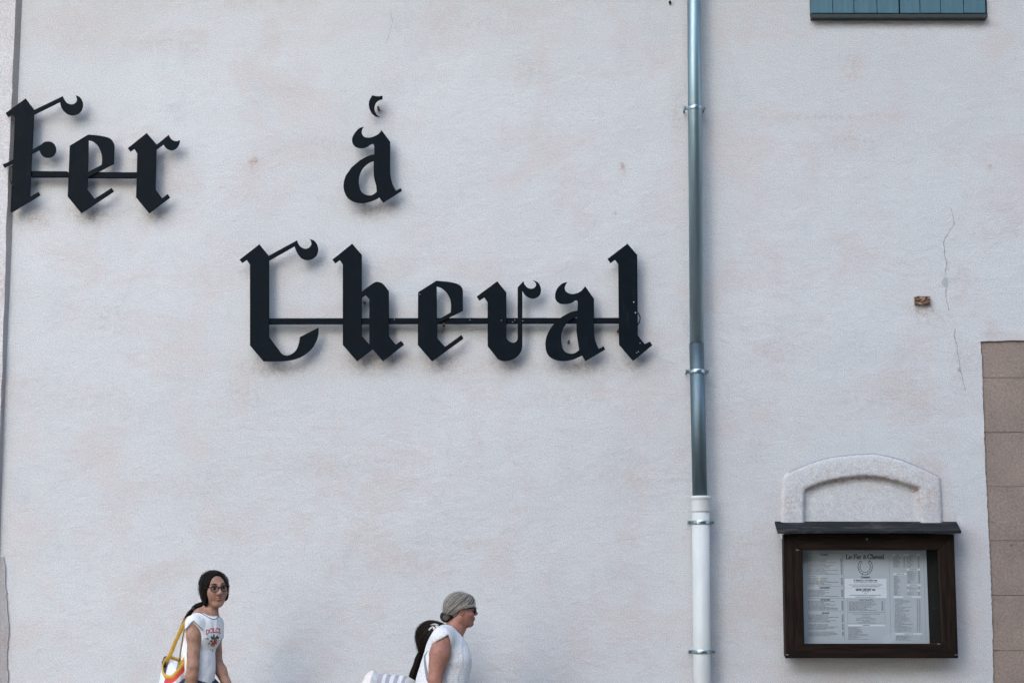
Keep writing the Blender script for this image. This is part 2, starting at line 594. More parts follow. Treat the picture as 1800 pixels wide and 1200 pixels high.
M_chip = simple('grey scratch coat', (0.36, 0.385, 0.41), 0.95, 0, 0.12, 60, 0.003)
M_pouch = simple('black pouch', (0.010, 0.013, 0.02), 0.6)

# ------------------------------------------------------------------ ground
def mat_ground(name, a, b, sc):
    t = NT(name)
    c = t.mix(t.ramp(t.noise(sc, 6, 0.6), 0.3, 0.7), a, b)
    return t.set(c, 0.9, 0, t.bump(t.noise(40, 4), 0.004, 0.5))


bm = bmesh.new()
bmesh.ops.create_grid(bm, x_segments=4, y_segments=4, size=300)
g = obj('ground', bm, mat_ground('pale dusty ground', (0.46, 0.38, 0.29), (0.52, 0.43, 0.33), 0.6))
tag(g, kind='structure')
bm = bmesh.new()
vs = [bm.verts.new(q) for q in ((-60, -11.0, .004), (60, -11.0, .004), (60, -2.8, .004), (-60, -2.8, .004))]
bm.faces.new(vs)
tag(obj('road', bm, mat_ground('worn paving', (0.155, 0.130, 0.105), (0.19, 0.16, 0.13), 1.5)), kind='structure')
bm = bmesh.new()
bm_box(bm, (-30, -2.9, -0.1), (30, 0.3, 0.12), 0.01)
p = obj('pavement', bm, mat_ground('pavement stone', (0.28, 0.235, 0.195), (0.33, 0.28, 0.235), 2.0))
tag(p, kind='structure')
GZ = 0.12

# ------------------------------------------------------------------ the plastered wall
wall = empty('plastered_wall', (0, 0, 0))
tag(wall, 'tall pale plastered house wall with stains, carrying the big black lettering', 'wall')
# stone opening edge, with the plaster's uneven lip
edge_px = [(1727, 600), (1729, 640), (1730.5, 700), (1733, 760), (1735, 820), (1738, 880), (1741, 940), (1744, 1000), (1746, 1060),
           (1748, 1130), (1749, 1200), (1752, 1300)]
rng = random.Random(3)


def rough_line(px, step=5.0, amp=0.9):
    out = []
    for (a, b), (c, d) in zip(px[:-1], px[1:]):
        n = max(1, int(math.hypot(c - a, d - b) / step))
        for k in range(n):
            t = k / n
            out.append((a + (c - a) * t + rng.uniform(-amp, amp), b + (d - b) * t + rng.uniform(-amp, amp) * 0.4))
    out.append(px[-1])
    return out


XR = W(1800, 600, 0).x + 0.12
edge_px = [(a - 3.0, b) for a, b in edge_px]
el = xz(rough_line(edge_px), 0)
top = xz(rough_line([(1835, 598.5), (1780, 598), (1724, 600)], 5, 0.7), 0)
ztop = W(900, 0, 0).z + 1.5
outer_arch = [(150, 790), (150, 640), (158, 450), (165, 300), (178, 262), (230, 222), (340, 178), (450, 135), (570, 105), (700, 90), (820, 80),
              (940, 76), (1060, 100), (1180, 135), (1290, 180), (1390, 225), (1470, 268), (1482, 290), (1490, 400), (1500, 640), (1503, 790)]
inner_arch = [(344, 790), (345, 640), (346, 520), (348, 410), (362, 376), (450, 337), (560, 306), (640, 290), (700, 281), (770, 272), (830, 269),
              (950, 271), (1080, 301), (1200, 336), (1268, 354), (1300, 378), (1308, 410), (1312, 520), (1318, 640), (1320, 790)]


def resample(pts, n):
    P = [Vector(p) for p in pts]
    d = [0.0]
    for a, b in zip(P[:-1], P[1:]): d.append(d[-1] + (b - a).length)
    out = []
    for k in range(n):
        s = d[-1] * k / (n - 1)
        i = max(j for j in range(len(d)) if d[j] <= s + 1e-9)
        i = min(i, len(P) - 2)
        out.append(P[i].lerp(P[i + 1], (s - d[i]) / (d[i + 1] - d[i])))
    return out


NA = 121
# sample both outlines by matching their three runs so the band keeps its shape
def runs(pts, i1, i2):
    return resample(pts[:i1 + 1], 30)[:-1] + resample(pts[i1:i2 + 1], 63)[:-1] + resample(pts[i2:], 30)


OA = runs(outer_arch, 4, 16)
IA = runs(inner_arch, 4, 15)
hole = [o.lerp(i, 0.8) for o, i in zip(OA, IA)]
outline = [(-7.0, -0.2), (-7.0, ztop), (7.0, ztop), (7.0, -0.2), (XR, -0.2)] + [(XR, top[0][1])] + top[1:-1] + el + [(el[-1][0], -0.2)]
me = plate([outline, xz(hole, 0, 4.737, 1340, 780)], 0.0, 0.36, 0.0)
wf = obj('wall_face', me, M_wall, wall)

bm = bmesh.new()
bm_box(bm, (-7.4, -1.3, ztop), (7.4, 0.4, ztop + .18), .01)
obj('added_eaves', bm, M_woodH, wall)  # unseen overhang, added to cut skylight from above

# arched plaster moulding round a shallow blind niche
rows = []
IW = [Vector(p[0:2]) for p in IA]
cx, cy = 830, 640
def row(s, Y, inset=0.0):
    out = []
    n = len(OA)
    for k, (o, i) in enumerate(zip(OA, IA)):
        q = o.lerp(i, s)
        if inset:
            a, b = IA[max(k - 1, 0)], IA[min(k + 1, n - 1)]
            t = (b - a).normalized()
            nrm = Vector((-t.y, t.x))            # towards the inside of the niche
            q = q + nrm * inset
        q = Vector((q.x + math.sin(k * 0.9) * 0.8 + rng.uniform(-1, 1), q.y + rng.uniform(-1.2, 1.2)))
        out.append(W(1340 + q.x / 4.737, 780 + q.y / 4.737, Y))
    return out


rows = [row(0.0, 0.004), row(0.012, -0.014), row(0.06, -0.024), row(0.2, -0.028), row(0.5, -0.029), row(0.85, -0.030), row(0.97, -0.028),
        row(1.0, -0.018), row(1.0, -0.002, 9), row(1.0, 0.006, 30), row(1.0, 0.010, 80)]
verts, faces = [], []
n = len(OA)
for r in rows: verts += r
for r in range(len(rows) - 1):
    for k in range(n - 1):
        faces.append((r * n + k, r * n + k + 1, (r + 1) * n + k + 1, (r + 1) * n + k))
me = from_data(verts, faces)
M_ledge = plaster('dusty ledge', (), base=(0.33, 0.34, 0.355), warm=(0.36, 0.34, 0.33), grey=(0.20, 0.22, 0.25))
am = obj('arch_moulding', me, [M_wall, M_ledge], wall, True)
for pl in me.polygons:
    r_, k_ = divmod(pl.index, n - 1)
    if r_ <= 1 and 31 <= k_ <= 90: pl.material_index = 1
bm = bmesh.new()
bm_prism(bm, [(1405, 815), (1625, 815), (1625, 960), (1405, 960)], 0.008, 0.2)
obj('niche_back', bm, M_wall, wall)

# brown stone jamb blocks
joints = [598, 664, 760, 855, 950, 1046, 1143, 1240, 1345, 1450]
xl = lambda v: np.interp(v, [p[1] for p in edge_px], [p[0] for p in edge_px])
for a, b in zip(joints[:-1], joints[1:]):
    bm = bmesh.new()
    j = rng.uniform(-0.4, 0.4)
    bm_prism(bm, [(xl(a) - 4, a + 0.35), (1833, a + 0.35 + j), (1833, b - 0.35 + j), (xl(b) - 4, b - 0.35)], 0.014 + rng.uniform(-0.002, 0.002), 0.30, 0.002)
    obj('stone', bm, M_stone, wall)
bm = bmesh.new()
bm_box(bm, (W(1715, 600, 0).x, 0.0185, -0.1), (W(1832, 600, 0).x, 0.28, W(1800, 599, 0.0).z), 0)
obj('mortar', bm, simple('dull mortar', (0.23, 0.19, 0.165), 0.95, 0, 0.3, 50), wall)


# cracks, a chip and a bare brick
def ribbon(bm, pts, w, Y):
    L, Rr = [], []
    n = len(pts)
    for i, (u, v) in enumerate(pts):
        ww = w * (0.35 + rng.random()) * (0.4 if i in (0, n - 1) else 1.0)
        p = W(u, v, Y)
        L.append(bm.verts.new(p + Vector((-ww, 0, 0))))
        Rr.append(bm.verts.new(p + Vector((ww, 0, 0))))
    for i in range(n - 1):
        bm.faces.new((L[i], L[i + 1], Rr[i + 1], Rr[i]))


def jag(pts, sc, ox, oy):
    px = [(ox + a / sc, oy + b / sc) for a, b in pts]
    return rough_line(px, 3.0, 0.8)


bm = bmesh.new()
ribbon(bm, jag([(303, 88), (318, 135), (325, 180), (300, 210), (282, 245), (262, 285), (268, 345), (270, 375), (282, 395), (275, 450), (275, 482)], 3.333, 1580, 340), 0.0022, -0.0025)
ribbon(bm, jag([(277, 545), (275, 610), (285, 645), (295, 690)], 3.333, 1580, 340), 0.0016, -0.0025)
obj('crack', bm, M_crack, wall)
bm = bmesh.new()
ribbon(bm, jag([(330, 795), (322, 840), (338, 870), (345, 940), (355, 985), (362, 1040), (370, 1075), (383, 1120), (390, 1160)], 3.333, 1580, 340), 0.0017, -0.0025)
obj('crack', bm, M_crack, wall)
bm = bmesh.new()
ribbon(bm, jag([(686, 16), (690, 40), (684, 60), (678, 78)], 1, 0, 0), 0.0010, -0.0025)
obj('crack', bm, simple('faint crack', (0.27, 0.26, 0.26), 0.95), wall)
bm = bmesh.new()
f = [(1580 + a / 3.333, 340 + b / 3.333) for a, b in [(272, 486), (284, 500), (286, 522), (279, 546), (270, 540), (250, 522), (258, 502)]]
bm_prism(bm, f, -0.004, 0.0)
f = [(1580 + a / 3.333, 340 + b / 3.333) for a, b in [(350, 1015), (358, 1022), (360, 1040), (343, 1036)]]
bm_prism(bm, f, -0.004, 0.0)
obj('plaster_chip', bm, M_chip, wall)
bm = bmesh.new()
bmesh.ops.create_cube(bm, size=1.0)
bmesh.ops.subdivide_edges(bm, edges=bm.edges[:], cuts=7, use_grid_fill=True)
c0, c1 = W(1608, 521, -0.02), W(1635, 535, -0.02)
for v in bm.verts:
    fx, fz = v.co.x, v.co.z
    front = v.co.y < -0.4
    v.co = Vector(((c0.x + c1.x) / 2 + fx * (c1.x - c0.x) + rng.uniform(-.003, .003),
                   -0.002 + v.co.y * 0.05 + (rng.uniform(-0.012, 0.014) if front else 0),
                   (c0.z + c1.z) / 2 + fz * (c0.z - c1.z) + rng.uniform(-.003, .003)))
obj('brick', bm, M_brick, wall)
bm = bmesh.new()
bm_prism(bm, [(1175.5, 2), (1179, 1), (1180, 5), (1177, 7)], -0.02, 0.0)
obj('nail', bm, M_gap, wall)

# ------------------------------------------------------------------ projecting pier at the left
bm = bmesh.new()
fr = [(30, -500), (28, 0), (19.5, 200), (11, 400), (9, 480), (2, 700), (-6, 900), (-16, 1150), (-26, 1420)]
bk = [(41, -500), (39, 0), (30, 200), (21.5, 400), (18.5, 480), (6, 740), (2.5, 880), (-4, 1150), (-12, 1420)]
fr, bk = rough_line(fr, 20, 0.7), None
bkx = [41, 39, 30, 21.5, 18.5, 6, 2.5, -4, -12]
bkv = [-500, 0, 200, 400, 480, 740, 880, 1150, 1420]
Lf, Mf, Lb = [], [], []
for u, v in fr:
    p = W(u, v, -0.05)
    q = W(np.interp(v, bkv, bkx), v, -0.001)
    Mf.append(bm.verts.new(p))
    Lb.append(bm.verts.new(q))
    Lf.append(bm.verts.new((-5.2, -0.05, p.z)))
for i in range(len(fr) - 1):
    bm.faces.new((Lf[i], Lf[i + 1], Mf[i + 1], Mf[i]))
    bm.faces.new((Mf[i], Mf[i + 1], Lb[i + 1], Lb[i]))
bmesh.ops.recalc_face_normals(bm, faces=bm.faces[:])
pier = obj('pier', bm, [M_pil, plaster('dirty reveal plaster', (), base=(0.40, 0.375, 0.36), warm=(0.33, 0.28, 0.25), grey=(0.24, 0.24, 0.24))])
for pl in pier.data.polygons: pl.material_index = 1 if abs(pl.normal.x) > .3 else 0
tag(pier, 'slightly proud strip of plaster pier at the left edge behind the letter F', 'pier')
bm = bmesh.new()
pts = rough_line([(6, 978), (9, 1000), (10, 1030), (13, 1060), (15, 1090), (14, 1130), (12, 1165), (15, 1210), (15, 1300)], 6, 1.2)
bm_prism(bm, [(-60, 970)] + pts + [(-60, 1300)], -0.012, 0.0)
obj('cement_patch', bm, M_cement, wall)

# ------------------------------------------------------------------ black letter sign
LY = -0.088
SIGN_GROUP = 'black blackletter sign pieces on the wall'


def letter(loops, sc, ox, oy, parent, label, thick=0.008):
    ls = [xz(smooth_poly(lp), LY, sc, ox, oy) for lp in loops]
    o = obj('letter', plate(ls, LY, thick, 0.0012), M_letter, parent)
    o['label'] = label
    return o


def bar(parent, u0, v0a, v0b, u1, v1a, v1b):
    bm = bmesh.new()
    bm_prism(bm, [(u0, v0a), (u1, v1a), (u1, v1b), (u0, v0b)], LY + 0.011, LY + 0.046, 0.002)
    return obj('bar', bm, M_letter, parent)


def pegs(parent, pts, r=0.008):
    for u, v in pts:
        bm = bmesh.new()
        p = W(u, v, LY + 0.03)
        bm_tube(bm, [(p.x, LY + 0.009, p.z), (p.x, 0.03, p.z)], r, 8)
        obj('wall_peg', bm, M_rust, parent)


def wire(parent, pts, r=0.0045):
    bm = bmesh.new()
    bm_tube(bm, pts, r, 6)
    return obj('cable', bm, M_cable, parent, True)


sc, ox, oy = 4.615, 0, 140
s1 = empty('lettering', W(150, 306, LY))
tag(s1, 'black blackletter word Fer joined by a bar, at the upper left of the wall', 'sign', SIGN_GROUP)
letter([[(208, 155), (278, 248), (508, 137), (522, 165), (545, 192), (580, 203), (610, 193), (625, 170), (623, 148), (615, 131), (645, 143), (664, 170),
         (672, 205), (662, 245), (635, 275), (590, 289), (548, 280), (515, 252), (496, 218), (488, 180), (275, 285), (262, 570), (340, 525), (355, 511),
         (390, 503), (425, 512), (447, 538), (454, 568), (445, 600), (420, 624), (388, 633), (355, 625), (333, 603), (322, 570), (258, 602), (243, 952),
         (312, 913), (325, 938), (95, 1076), (86, 1070), (95, 860), (104, 678), (37, 715), (23, 690), (108, 652), (122, 310), (100, 283), (65, 302), (47, 272)]],
       sc, ox, oy, s1, 'letter F')
letter([[(567, 537), (715, 448), (770, 452), (830, 460), (870, 470), (900, 485), (920, 512), (927, 545), (922, 683), (712, 793), (707, 893), (768, 968),
         (905, 880), (922, 907), (660, 1082), (550, 948)],
        [(718, 490), (760, 505), (797, 540), (820, 590), (829, 640), (826, 692), (712, 752)]], sc, ox, oy, s1, 'letter e')
letter([[(1190, 435), (1272, 530), (1368, 450), (1385, 480), (1410, 498), (1435, 502), (1457, 493), (1450, 527), (1430, 556), (1400, 572), (1370, 568),
         (1345, 552), (1325, 525), (1268, 568), (1260, 890), (1315, 965), (1360, 930), (1377, 957), (1210, 1083), (1105, 955), (1115, 600), (1090, 560),
         (1057, 582), (1038, 557)]], sc, ox, oy, s1, 'letter r')
bar(s1, 54, 300.8, 311, 118.7, 301, 311)
bar(s1, 152, 302.3, 312, 242, 302.8, 312.6)
pegs(s1, [(30, 300), (140, 306), (255, 320), (42, 240), (36, 330), (255, 270)])
wire(s1, [W(23, 292, LY + .012), W(18, 294, LY + .005), W(16.5, 302, LY), W(17, 314, LY), W(20, 324, LY - .008), W(23, 326, LY - .004)])

sc, ox, oy = 4.8, 560, 140
s2 = empty('lettering', W(655, 290, LY))
tag(s2, 'single black blackletter a with its grave accent, alone on the wall above the word Cheval', 'sign', SIGN_GROUP)
letter([[(378, 400), (340, 415), (305, 455), (284, 500), (290, 540), (315, 567), (355, 577), (400, 570), (440, 546), (462, 541), (470, 560), (470, 632),
         (420, 645), (350, 682), (280, 740), (232, 808), (212, 880), (220, 950), (250, 1000), (305, 1032), (370, 1040), (440, 1026), (490, 1006), (512, 992),
         (545, 1037), (702, 937), (692, 917), (652, 940), (622, 880), (607, 820), (603, 755), (603, 525), (532, 430), (505, 460), (470, 480), (430, 491),
         (390, 487), (367, 462), (362, 432)],
        [(467, 685), (420, 705), (370, 752), (342, 820), (340, 890), (360, 945), (398, 973), (440, 978), (475, 962), (492, 945), (486, 890), (470, 830), (466, 760)]],
       sc, ox, oy, s2, 'letter a')
letter([[(455, 135), (500, 143), (538, 138), (538, 165), (505, 176), (482, 198), (470, 235), (475, 270), (490, 298), (512, 315), (480, 308), (450, 282),
         (432, 247), (425, 208), (433, 170)]], sc, ox, oy, s2, 'grave accent')
pegs(s2, [(640, 350), (665, 190), (675, 250), (620, 320)])

sc, ox, oy = 4.616, 410, 400
s3 = empty('lettering', W(780, 563, LY))
tag(s3, 'long black blackletter word Cheval joined by a bar, low in the middle of the wall', 'sign', SIGN_GROUP)
letter([[(212, 137), (288, 230), (517, 105), (530, 137), (555, 163), (590, 173), (620, 160), (635, 135), (631, 110), (622, 95), (655, 107), (680, 140),
         (688, 182), (675, 225), (640, 253), (600, 262), (558, 250), (527, 217), (508, 180), (498, 150), (290, 268), (290, 888), (375, 1000), (400, 1028),
         (435, 1038), (475, 1025), (510, 995), (530, 950), (538, 915), (542, 888), (690, 813), (688, 870), (668, 930), (632, 985), (580, 1030), (520, 1060),
         (450, 1077), (370, 1083), (245, 1083), (137, 955), (137, 300), (110, 260), (72, 285), (53, 260)]], sc, ox, oy, s3, 'letter C')
letter([[(965, 132), (1042, 222), (1042, 520), (1130, 455), (1165, 441), (1205, 451), (1235, 480), (1262, 518), (1262, 880), (1318, 950), (1362, 920),
         (1385, 948), (1215, 1082), (1132, 985), (1005, 1082), (890, 950), (890, 300), (865, 262), (828, 288), (806, 260)],
        [(1075, 545), (1105, 580), (1105, 948), (1042, 880), (1042, 568)]], sc, ox, oy, s3, 'letter h')
sc, ox, oy = 4.0909, 720, 400
letter([[(62, 465), (193, 383), (250, 388), (310, 396), (350, 409), (373, 428), (382, 455), (382, 597), (200, 689), (197, 795), (255, 858), (372, 773),
         (386, 797), (162, 960), (60, 842)],
        [(194, 422), (230, 435), (265, 465), (290, 508), (299, 557), (296, 610), (196, 668)]], sc, ox, oy, s3, 'letter e')
letter([[(630, 387), (695, 467), (695, 795), (715, 818), (745, 828), (768, 818), (778, 797), (778, 430), (818, 387), (830, 415), (852, 435), (880, 440),
         (903, 428), (911, 407), (905, 393), (892, 382), (922, 395), (941, 428), (943, 462), (930, 490), (895, 508), (860, 503), (830, 482), (810, 450),
         (810, 845), (800, 890), (767, 930), (720, 952), (670, 957), (633, 940), (562, 850), (562, 535), (537, 500), (502, 523), (484, 495)]], sc, ox, oy, s3, 'letter v')
letter([[(1132, 392), (1095, 405), (1062, 440), (1047, 485), (1055, 522), (1085, 545), (1125, 548), (1165, 539), (1190, 523), (1205, 522), (1210, 535), (1208, 597),
         (1160, 608), (1095, 642), (1032, 700), (990, 770), (978, 830), (985, 890), (1012, 930), (1060, 952), (1120, 957), (1180, 945), (1220, 927), (1240, 917),
         (1265, 957), (1405, 875), (1395, 853), (1360, 873), (1335, 815), (1325, 750), (1325, 512), (1262, 422), (1235, 455), (1195, 475), (1155, 477),
         (1125, 460), (1115, 432)],
        [(1205, 640), (1165, 658), (1128, 690), (1103, 725), (1090, 775), (1093, 840), (1110, 885), (1145, 905), (1185, 903), (1220, 880), (1213, 830), (1203, 760), (1201, 700)]],
       sc, ox, oy, s3, 'letter a')
letter([[(1567, 117), (1636, 197), (1640, 775), (1690, 838), (1728, 820), (1744, 845), (1607, 957), (1507, 840), (1502, 262), (1478, 230), (1445, 253), (1425, 225)]],
       sc, ox, oy, s3, 'letter l')
bar(s3, 470, 559.2, 569.3, 1092, 558.3, 567.8)
pegs(s3, [(455, 590), (640, 530), (780, 570), (880, 600), (1000, 600), (1087, 581), (1110, 480), (540, 450)])
wire(s3, [W(1117, 548, LY + .012), W(1122, 550, LY), W(1125.5, 558, LY), W(1124, 566, LY), W(1119, 573, LY + .012)])
for u, v in [(1114, 531), (1117, 549.5), (22.5, 325), (1125, 603), (1119, 620), (1122, 618), (905, 562.5), (901, 566), (919, 564), (826, 562.5), (693, 561.5), (738, 517), (881, 563)]:
    rr = 0.0045 if u in (22.5, 1117, 1114) else 0.0025
    bm = bmesh.new()
    p = W(u, v, LY - 0.002)
    b2 = bmesh.ops.create_icosphere(bm, subdivisions=1, radius=rr)
    for q in b2['verts']: q.co += p
    obj('rivet', bm, M_fleck, s1 if u < 100 else s3)

# ------------------------------------------------------------------ downpipe
dp = empty('downpipe', W(1232, 1200, -0.10))
tag(dp, 'round zinc downpipe with a white lower length, running down the wall', 'drainpipe')
PY = -0.105


def pipe(name, u0, v0, u1, v1, r, mat, flare=None):
    bm = bmesh.new()
    a, b = W(u0, v0, PY), W(u1, v1, PY)
    bm_tube(bm, [a, a.lerp(b, .5), b], r, 40)
    return obj(name, bm, mat, dp, True)


pipe('pipe', 1216.5, -420, 1224.6, 607, 0.0436, M_zinc)['label'] = 'bright zinc upper length'
pipe('pipe', 1224.4, 604, 1230.4, 880, 0.0462, M_zinc2)['label'] = 'dull grey zinc middle length'
pipe('pipe', 1231.7, 880, 1236, 1480, 0.0540, M_white)['label'] = 'white lower length'
bm = bmesh.new()
a, b = W(1231.4, 871, PY), W(1232.0, 899.5, PY)
prof = [(0.0, .052), (0.02, .061), (0.10, .0632), (0.2, .0625), (0.24, .0592), (0.3, .058), (0.9, .058), (0.985, .058), (1.0, .0545)]
bm_tube(bm, [a.lerp(b, t) for t, r in prof], [r for t, r in prof], 40)
obj('collar', bm, M_white, dp, True)
for u, v, r in [(1221.3, 190.5, .0445), (1225.6, 653, .0472), (1232, 918, .055), (1233.5, 1145, .055)]:
    c = W(u, v, PY)
    cl = None
    bm = bmesh.new()
    zh = 0.0125
    bm_tube(bm, [c + Vector((0, 0, -zh)), c + Vector((0, 0, -zh * .5)), c + Vector((0, 0, zh * .5)), c + Vector((0, 0, zh))], [r + .0015, r + .004, r + .004, r + .0015], 32)
    cl = obj('clamp', bm, M_clamp, dp)
    for s in (-1, 1):
        bm = bmesh.new()
        bm_box(bm, (c.x + s * (r + .014) - .016, c.y - .004, c.z - .0115), (c.x + s * (r + .014) + .016, c.y + .006, c.z + .0115), .004)
        obj('lug', bm, M_clamp, cl)
        bm = bmesh.new()
        bm_tube(bm, [(c.x + s * (r + .017), c.y - .009, c.z), (c.x + s * (r + .017), -0.0, c.z)], .0055, 8)
        obj('screw', bm, M_zinc2, cl)

# ------------------------------------------------------------------ shutters
sh = empty('window_shutters', W(1580, 24, -0.03))
tag(sh, 'closed teal plank shutters over a dark sill at the top right edge', 'shutters')
zt = ztop - 0.15
bounds = [[1425.3, 1464.3, 1501.6, 1542.3, 1580.7], [1582.4, 1617.6, 1654, 1694.4, 1733]]
for bd in bounds:
    x0, x1 = W(bd[0], 10, -.012).x, W(bd[-1], 10, -.012).x
    leaf = empty('shutter_leaf')
    leaf.parent = sh
    leaf.matrix_parent_inverse = Matrix.Translation(-sh.location)
    for zz in (0.2, 0.95):
        z0 = W(900, 23, -0.02).z + zz
        bm = bmesh.new()
        bm_box(bm, (x0 + .01, -0.060, z0), (x1 - .01, -0.042, z0 + .09), .003)
        obj('batten', bm, M_shut, leaf)
    for a, b in zip(bd[:-1], bd[1:]):
        bm = bmesh.new()
        pa, pb = W(a + .5, 23.4 + rng.uniform(-.3, .3), -0.04), W(b - .5, 23.4, -0.04)
        bm_box(bm, (pa.x, -0.04 + rng.uniform(-.001, .001), pa.z), (pb.x, -0.008, zt), .0025)
        obj('board', bm, M_shut, leaf)
bm = bmesh.new()
a, b = W(1424, 26, -.006), W(1735, 26, -.006)
bm_box(bm, (a.x, -0.007, W(900, 30, -.006).z), (b.x, -0.001, zt + .02))
obj('backing', bm, M_gap, sh)
bm = bmesh.new()
bm_prism(bm, [(1427, 24.6), (1736, 24.6), (1736, 31.8), (1427, 31.8)], -0.062, 0.0, 0.002)
obj('sill', bm, M_sill, sh)

# ------------------------------------------------------------------ menu display case
mc = empty('menu_case', W(1530, 1156, -0.1))
tag(mc, 'dark wooden menu display case with a sloped roof board, hung under the blind arch', 'display case')
FY = -0.135
o_ = [(1377, 938), (1677, 938), (1684.5, 1156), (1381, 1156)]
i_ = [(1410, 966), (1649.5, 966), (1657, 1130.5), (1413.5, 1130.5)]
for k, m in ((0, M_woodH), (1, M_woodV), (2, M_woodH), (3, M_woodV)):
    j = (k + 1) % 4
    bm = bmesh.new()
    g_ = 0.15
    bm_prism(bm, [o_[k], o_[j], i_[j], i_[k]], FY, FY + 0.035, 0.003)
    obj('frame_rail', bm, m, mc)
bm = bmesh.new()
cs = [W(u, v, FY) for u, v in o_]
x0, x1, z1, z0 = min(cs[0].x, cs[3].x) + .008, max(cs[1].x, cs[2].x) - .012, cs[0].z, cs[2].z + .01
for lo, hi in (((x0, FY + .036, z0), (x0 + .02, .001, z1)), ((x1 - .02, FY + .036, z0), (x1, .001, z1)),
               ((x0 + .0201, FY + .036, z0), (x1 - .0201, .001, z0 + .02)), ((x0 + .0201, FY + .036, z1 - .02), (x1 - .0201, .001, z1))):
    bm_box(bm, lo, hi)
obj('case_side', bm, M_woodV, mc)
bm = bmesh.new()
bm_box(bm, (x0 + .021, -.030, z0 + .021), (x1 - .021, -.004, z1 - .021))
obj('backboard', bm, simple('black felt board', (0.012, 0.010, 0.009), 0.9), mc)
# sloped roof board
bm = bmesh.new()
A, B = W(1361.7, 915.5, 0.0), W(1681.5, 916.2, 0.0)
C_, D_ = W(1690, 932.3, -0.20), W(1367, 932.8, -0.20)
tv = [A, B, C_, D_]
bt = [p + Vector((0, 0.004, -0.017)) for p in tv]
bt[0].y = bt[1].y = 0.0
vs = [bm.verts.new(p) for p in tv + bt]
for q in ((0, 1, 2, 3), (7, 6, 5, 4), (0, 4, 5, 1), (1, 5, 6, 2), (2, 6, 7, 3), (3, 7, 4, 0)): bm.faces.new([vs[i] for i in q])
bmesh.ops.recalc_face_normals(bm, faces=bm.faces[:])
bmesh.ops.bevel(bm, geom=bm.edges[:], offset=.0025, segments=1, affect='EDGES')
obj('roof_board', bm, M_roof, mc)
bm = bmesh.new()
p = W(1523.5, 947, FY)
bm_tube(bm, [p + Vector((0, .002, 0)), p + Vector((0, -.006, 0))], .006, 10)
obj('lock', bm, M_clamp, mc)
M_highlight = simple('painted highlight', (0.28, 0.22, 0.18), 0.8)  # pale paint standing in for small highlights at the frame corners
for (u, v) in [(1402, 966), (1650, 1131), (1383.5, 1150), (1681, 1150)]:
    bm = bmesh.new()
    p = W(u, v, FY - .001)
    bm_box(bm, (p.x - .009, p.y - .0012, p.z - .0018), (p.x + .009, p.y + .001, p.z + .0018))
    obj('corner_highlight', bm, M_highlight, mc)

# the menu sheet
SY = -0.036
sheet_c = [(1410.6, 965.5), (1628, 965.5), (1634, 1131), (1413.8, 1131)]
bm = bmesh.new()
f = [bm.verts.new(W(u, v, SY)) for u, v in sheet_c]
b = [bm.verts.new(q.co + Vector((0, .0025, 0))) for q in f]
bm.faces.new(f[::-1]); bm.faces.new(b)
for i in range(4): bm.faces.new((f[i], f[(i + 1) % 4], b[(i + 1) % 4], b[i]))
bmesh.ops.recalc_face_normals(bm, faces=bm.faces[:])
sheet = obj('menu_sheet', bm, M_paper)
tag(sheet, 'large grey printed restaurant menu sheet with a horseshoe, behind the case glass', 'menu')


def MZ(x, y, lift=0.0008):
    """position on the sheet; x, y in the enlarged view's units (6.315 per pixel from 1390, 950)"""
    return W(1390 + x / 6.315, 950 + y / 6.315, SY - lift)


class Ink:
    def __init__(s): s.v, s.f = [], []

    def quad(s, x0, y0, x1, y1, lift=.0008):
        i = len(s.v)
        s.v += [MZ(x0, y0, lift), MZ(x0, y1, lift), MZ(x1, y1, lift), MZ(x1, y0, lift)]
        s.f.append((i, i + 1, i + 2, i + 3))

    def stroke(s, pts, w, lift=.0008):
        for (a, b), (c, d) in zip(pts[:-1], pts[1:]):
            L = math.hypot(c - a, d - b) or 1
            nx, ny = -(d - b) / L * w / 2, (c - a) / L * w / 2
            ex, ey = (c - a) / L * w * .3, (d - b) / L * w * .3
            i = len(s.v)
            s.v += [MZ(a + nx - ex, b + ny - ey, lift), MZ(a - nx - ex, b - ny - ey, lift), MZ(c - nx + ex, d - ny + ey, lift), MZ(c + nx + ex, d + ny + ey, lift)]
            s.f.append((i, i + 1, i + 2, i + 3))

    def line(s, x0, y, x1, h=6.0, lift=.0008):
        x = x0
        while x < x1 - 4:
            w = min(rng.uniform(5, 13), x1 - x)
            s.quad(x, y - h / 2 + rng.uniform(-.8, .8), x + w, y + h / 2 + rng.uniform(-1.5, .8), lift)
            x += w + rng.uniform(3, 6.5)

    def box(s, x0, y0, x1, y1, w=1.6):
        s.stroke([(x0, y0), (x1, y0), (x1, y1), (x0, y1), (x0, y0)], w)

    def build(s, name, mat, parent, stuff=False):
        o = obj(name, from_data(s.v, s.f), mat, parent)
        if stuff: o['kind'] = 'stuff'
        return o


# stroke font, unit height (capitals 1.0), serif like
def arc(cx, cy, rx, ry, a0, a1, n=10):
    return [(cx + rx * math.cos(R(a0 + (a1 - a0) * k / n)), cy - ry * math.sin(R(a0 + (a1 - a0) * k / n))) for k in range(n + 1)]


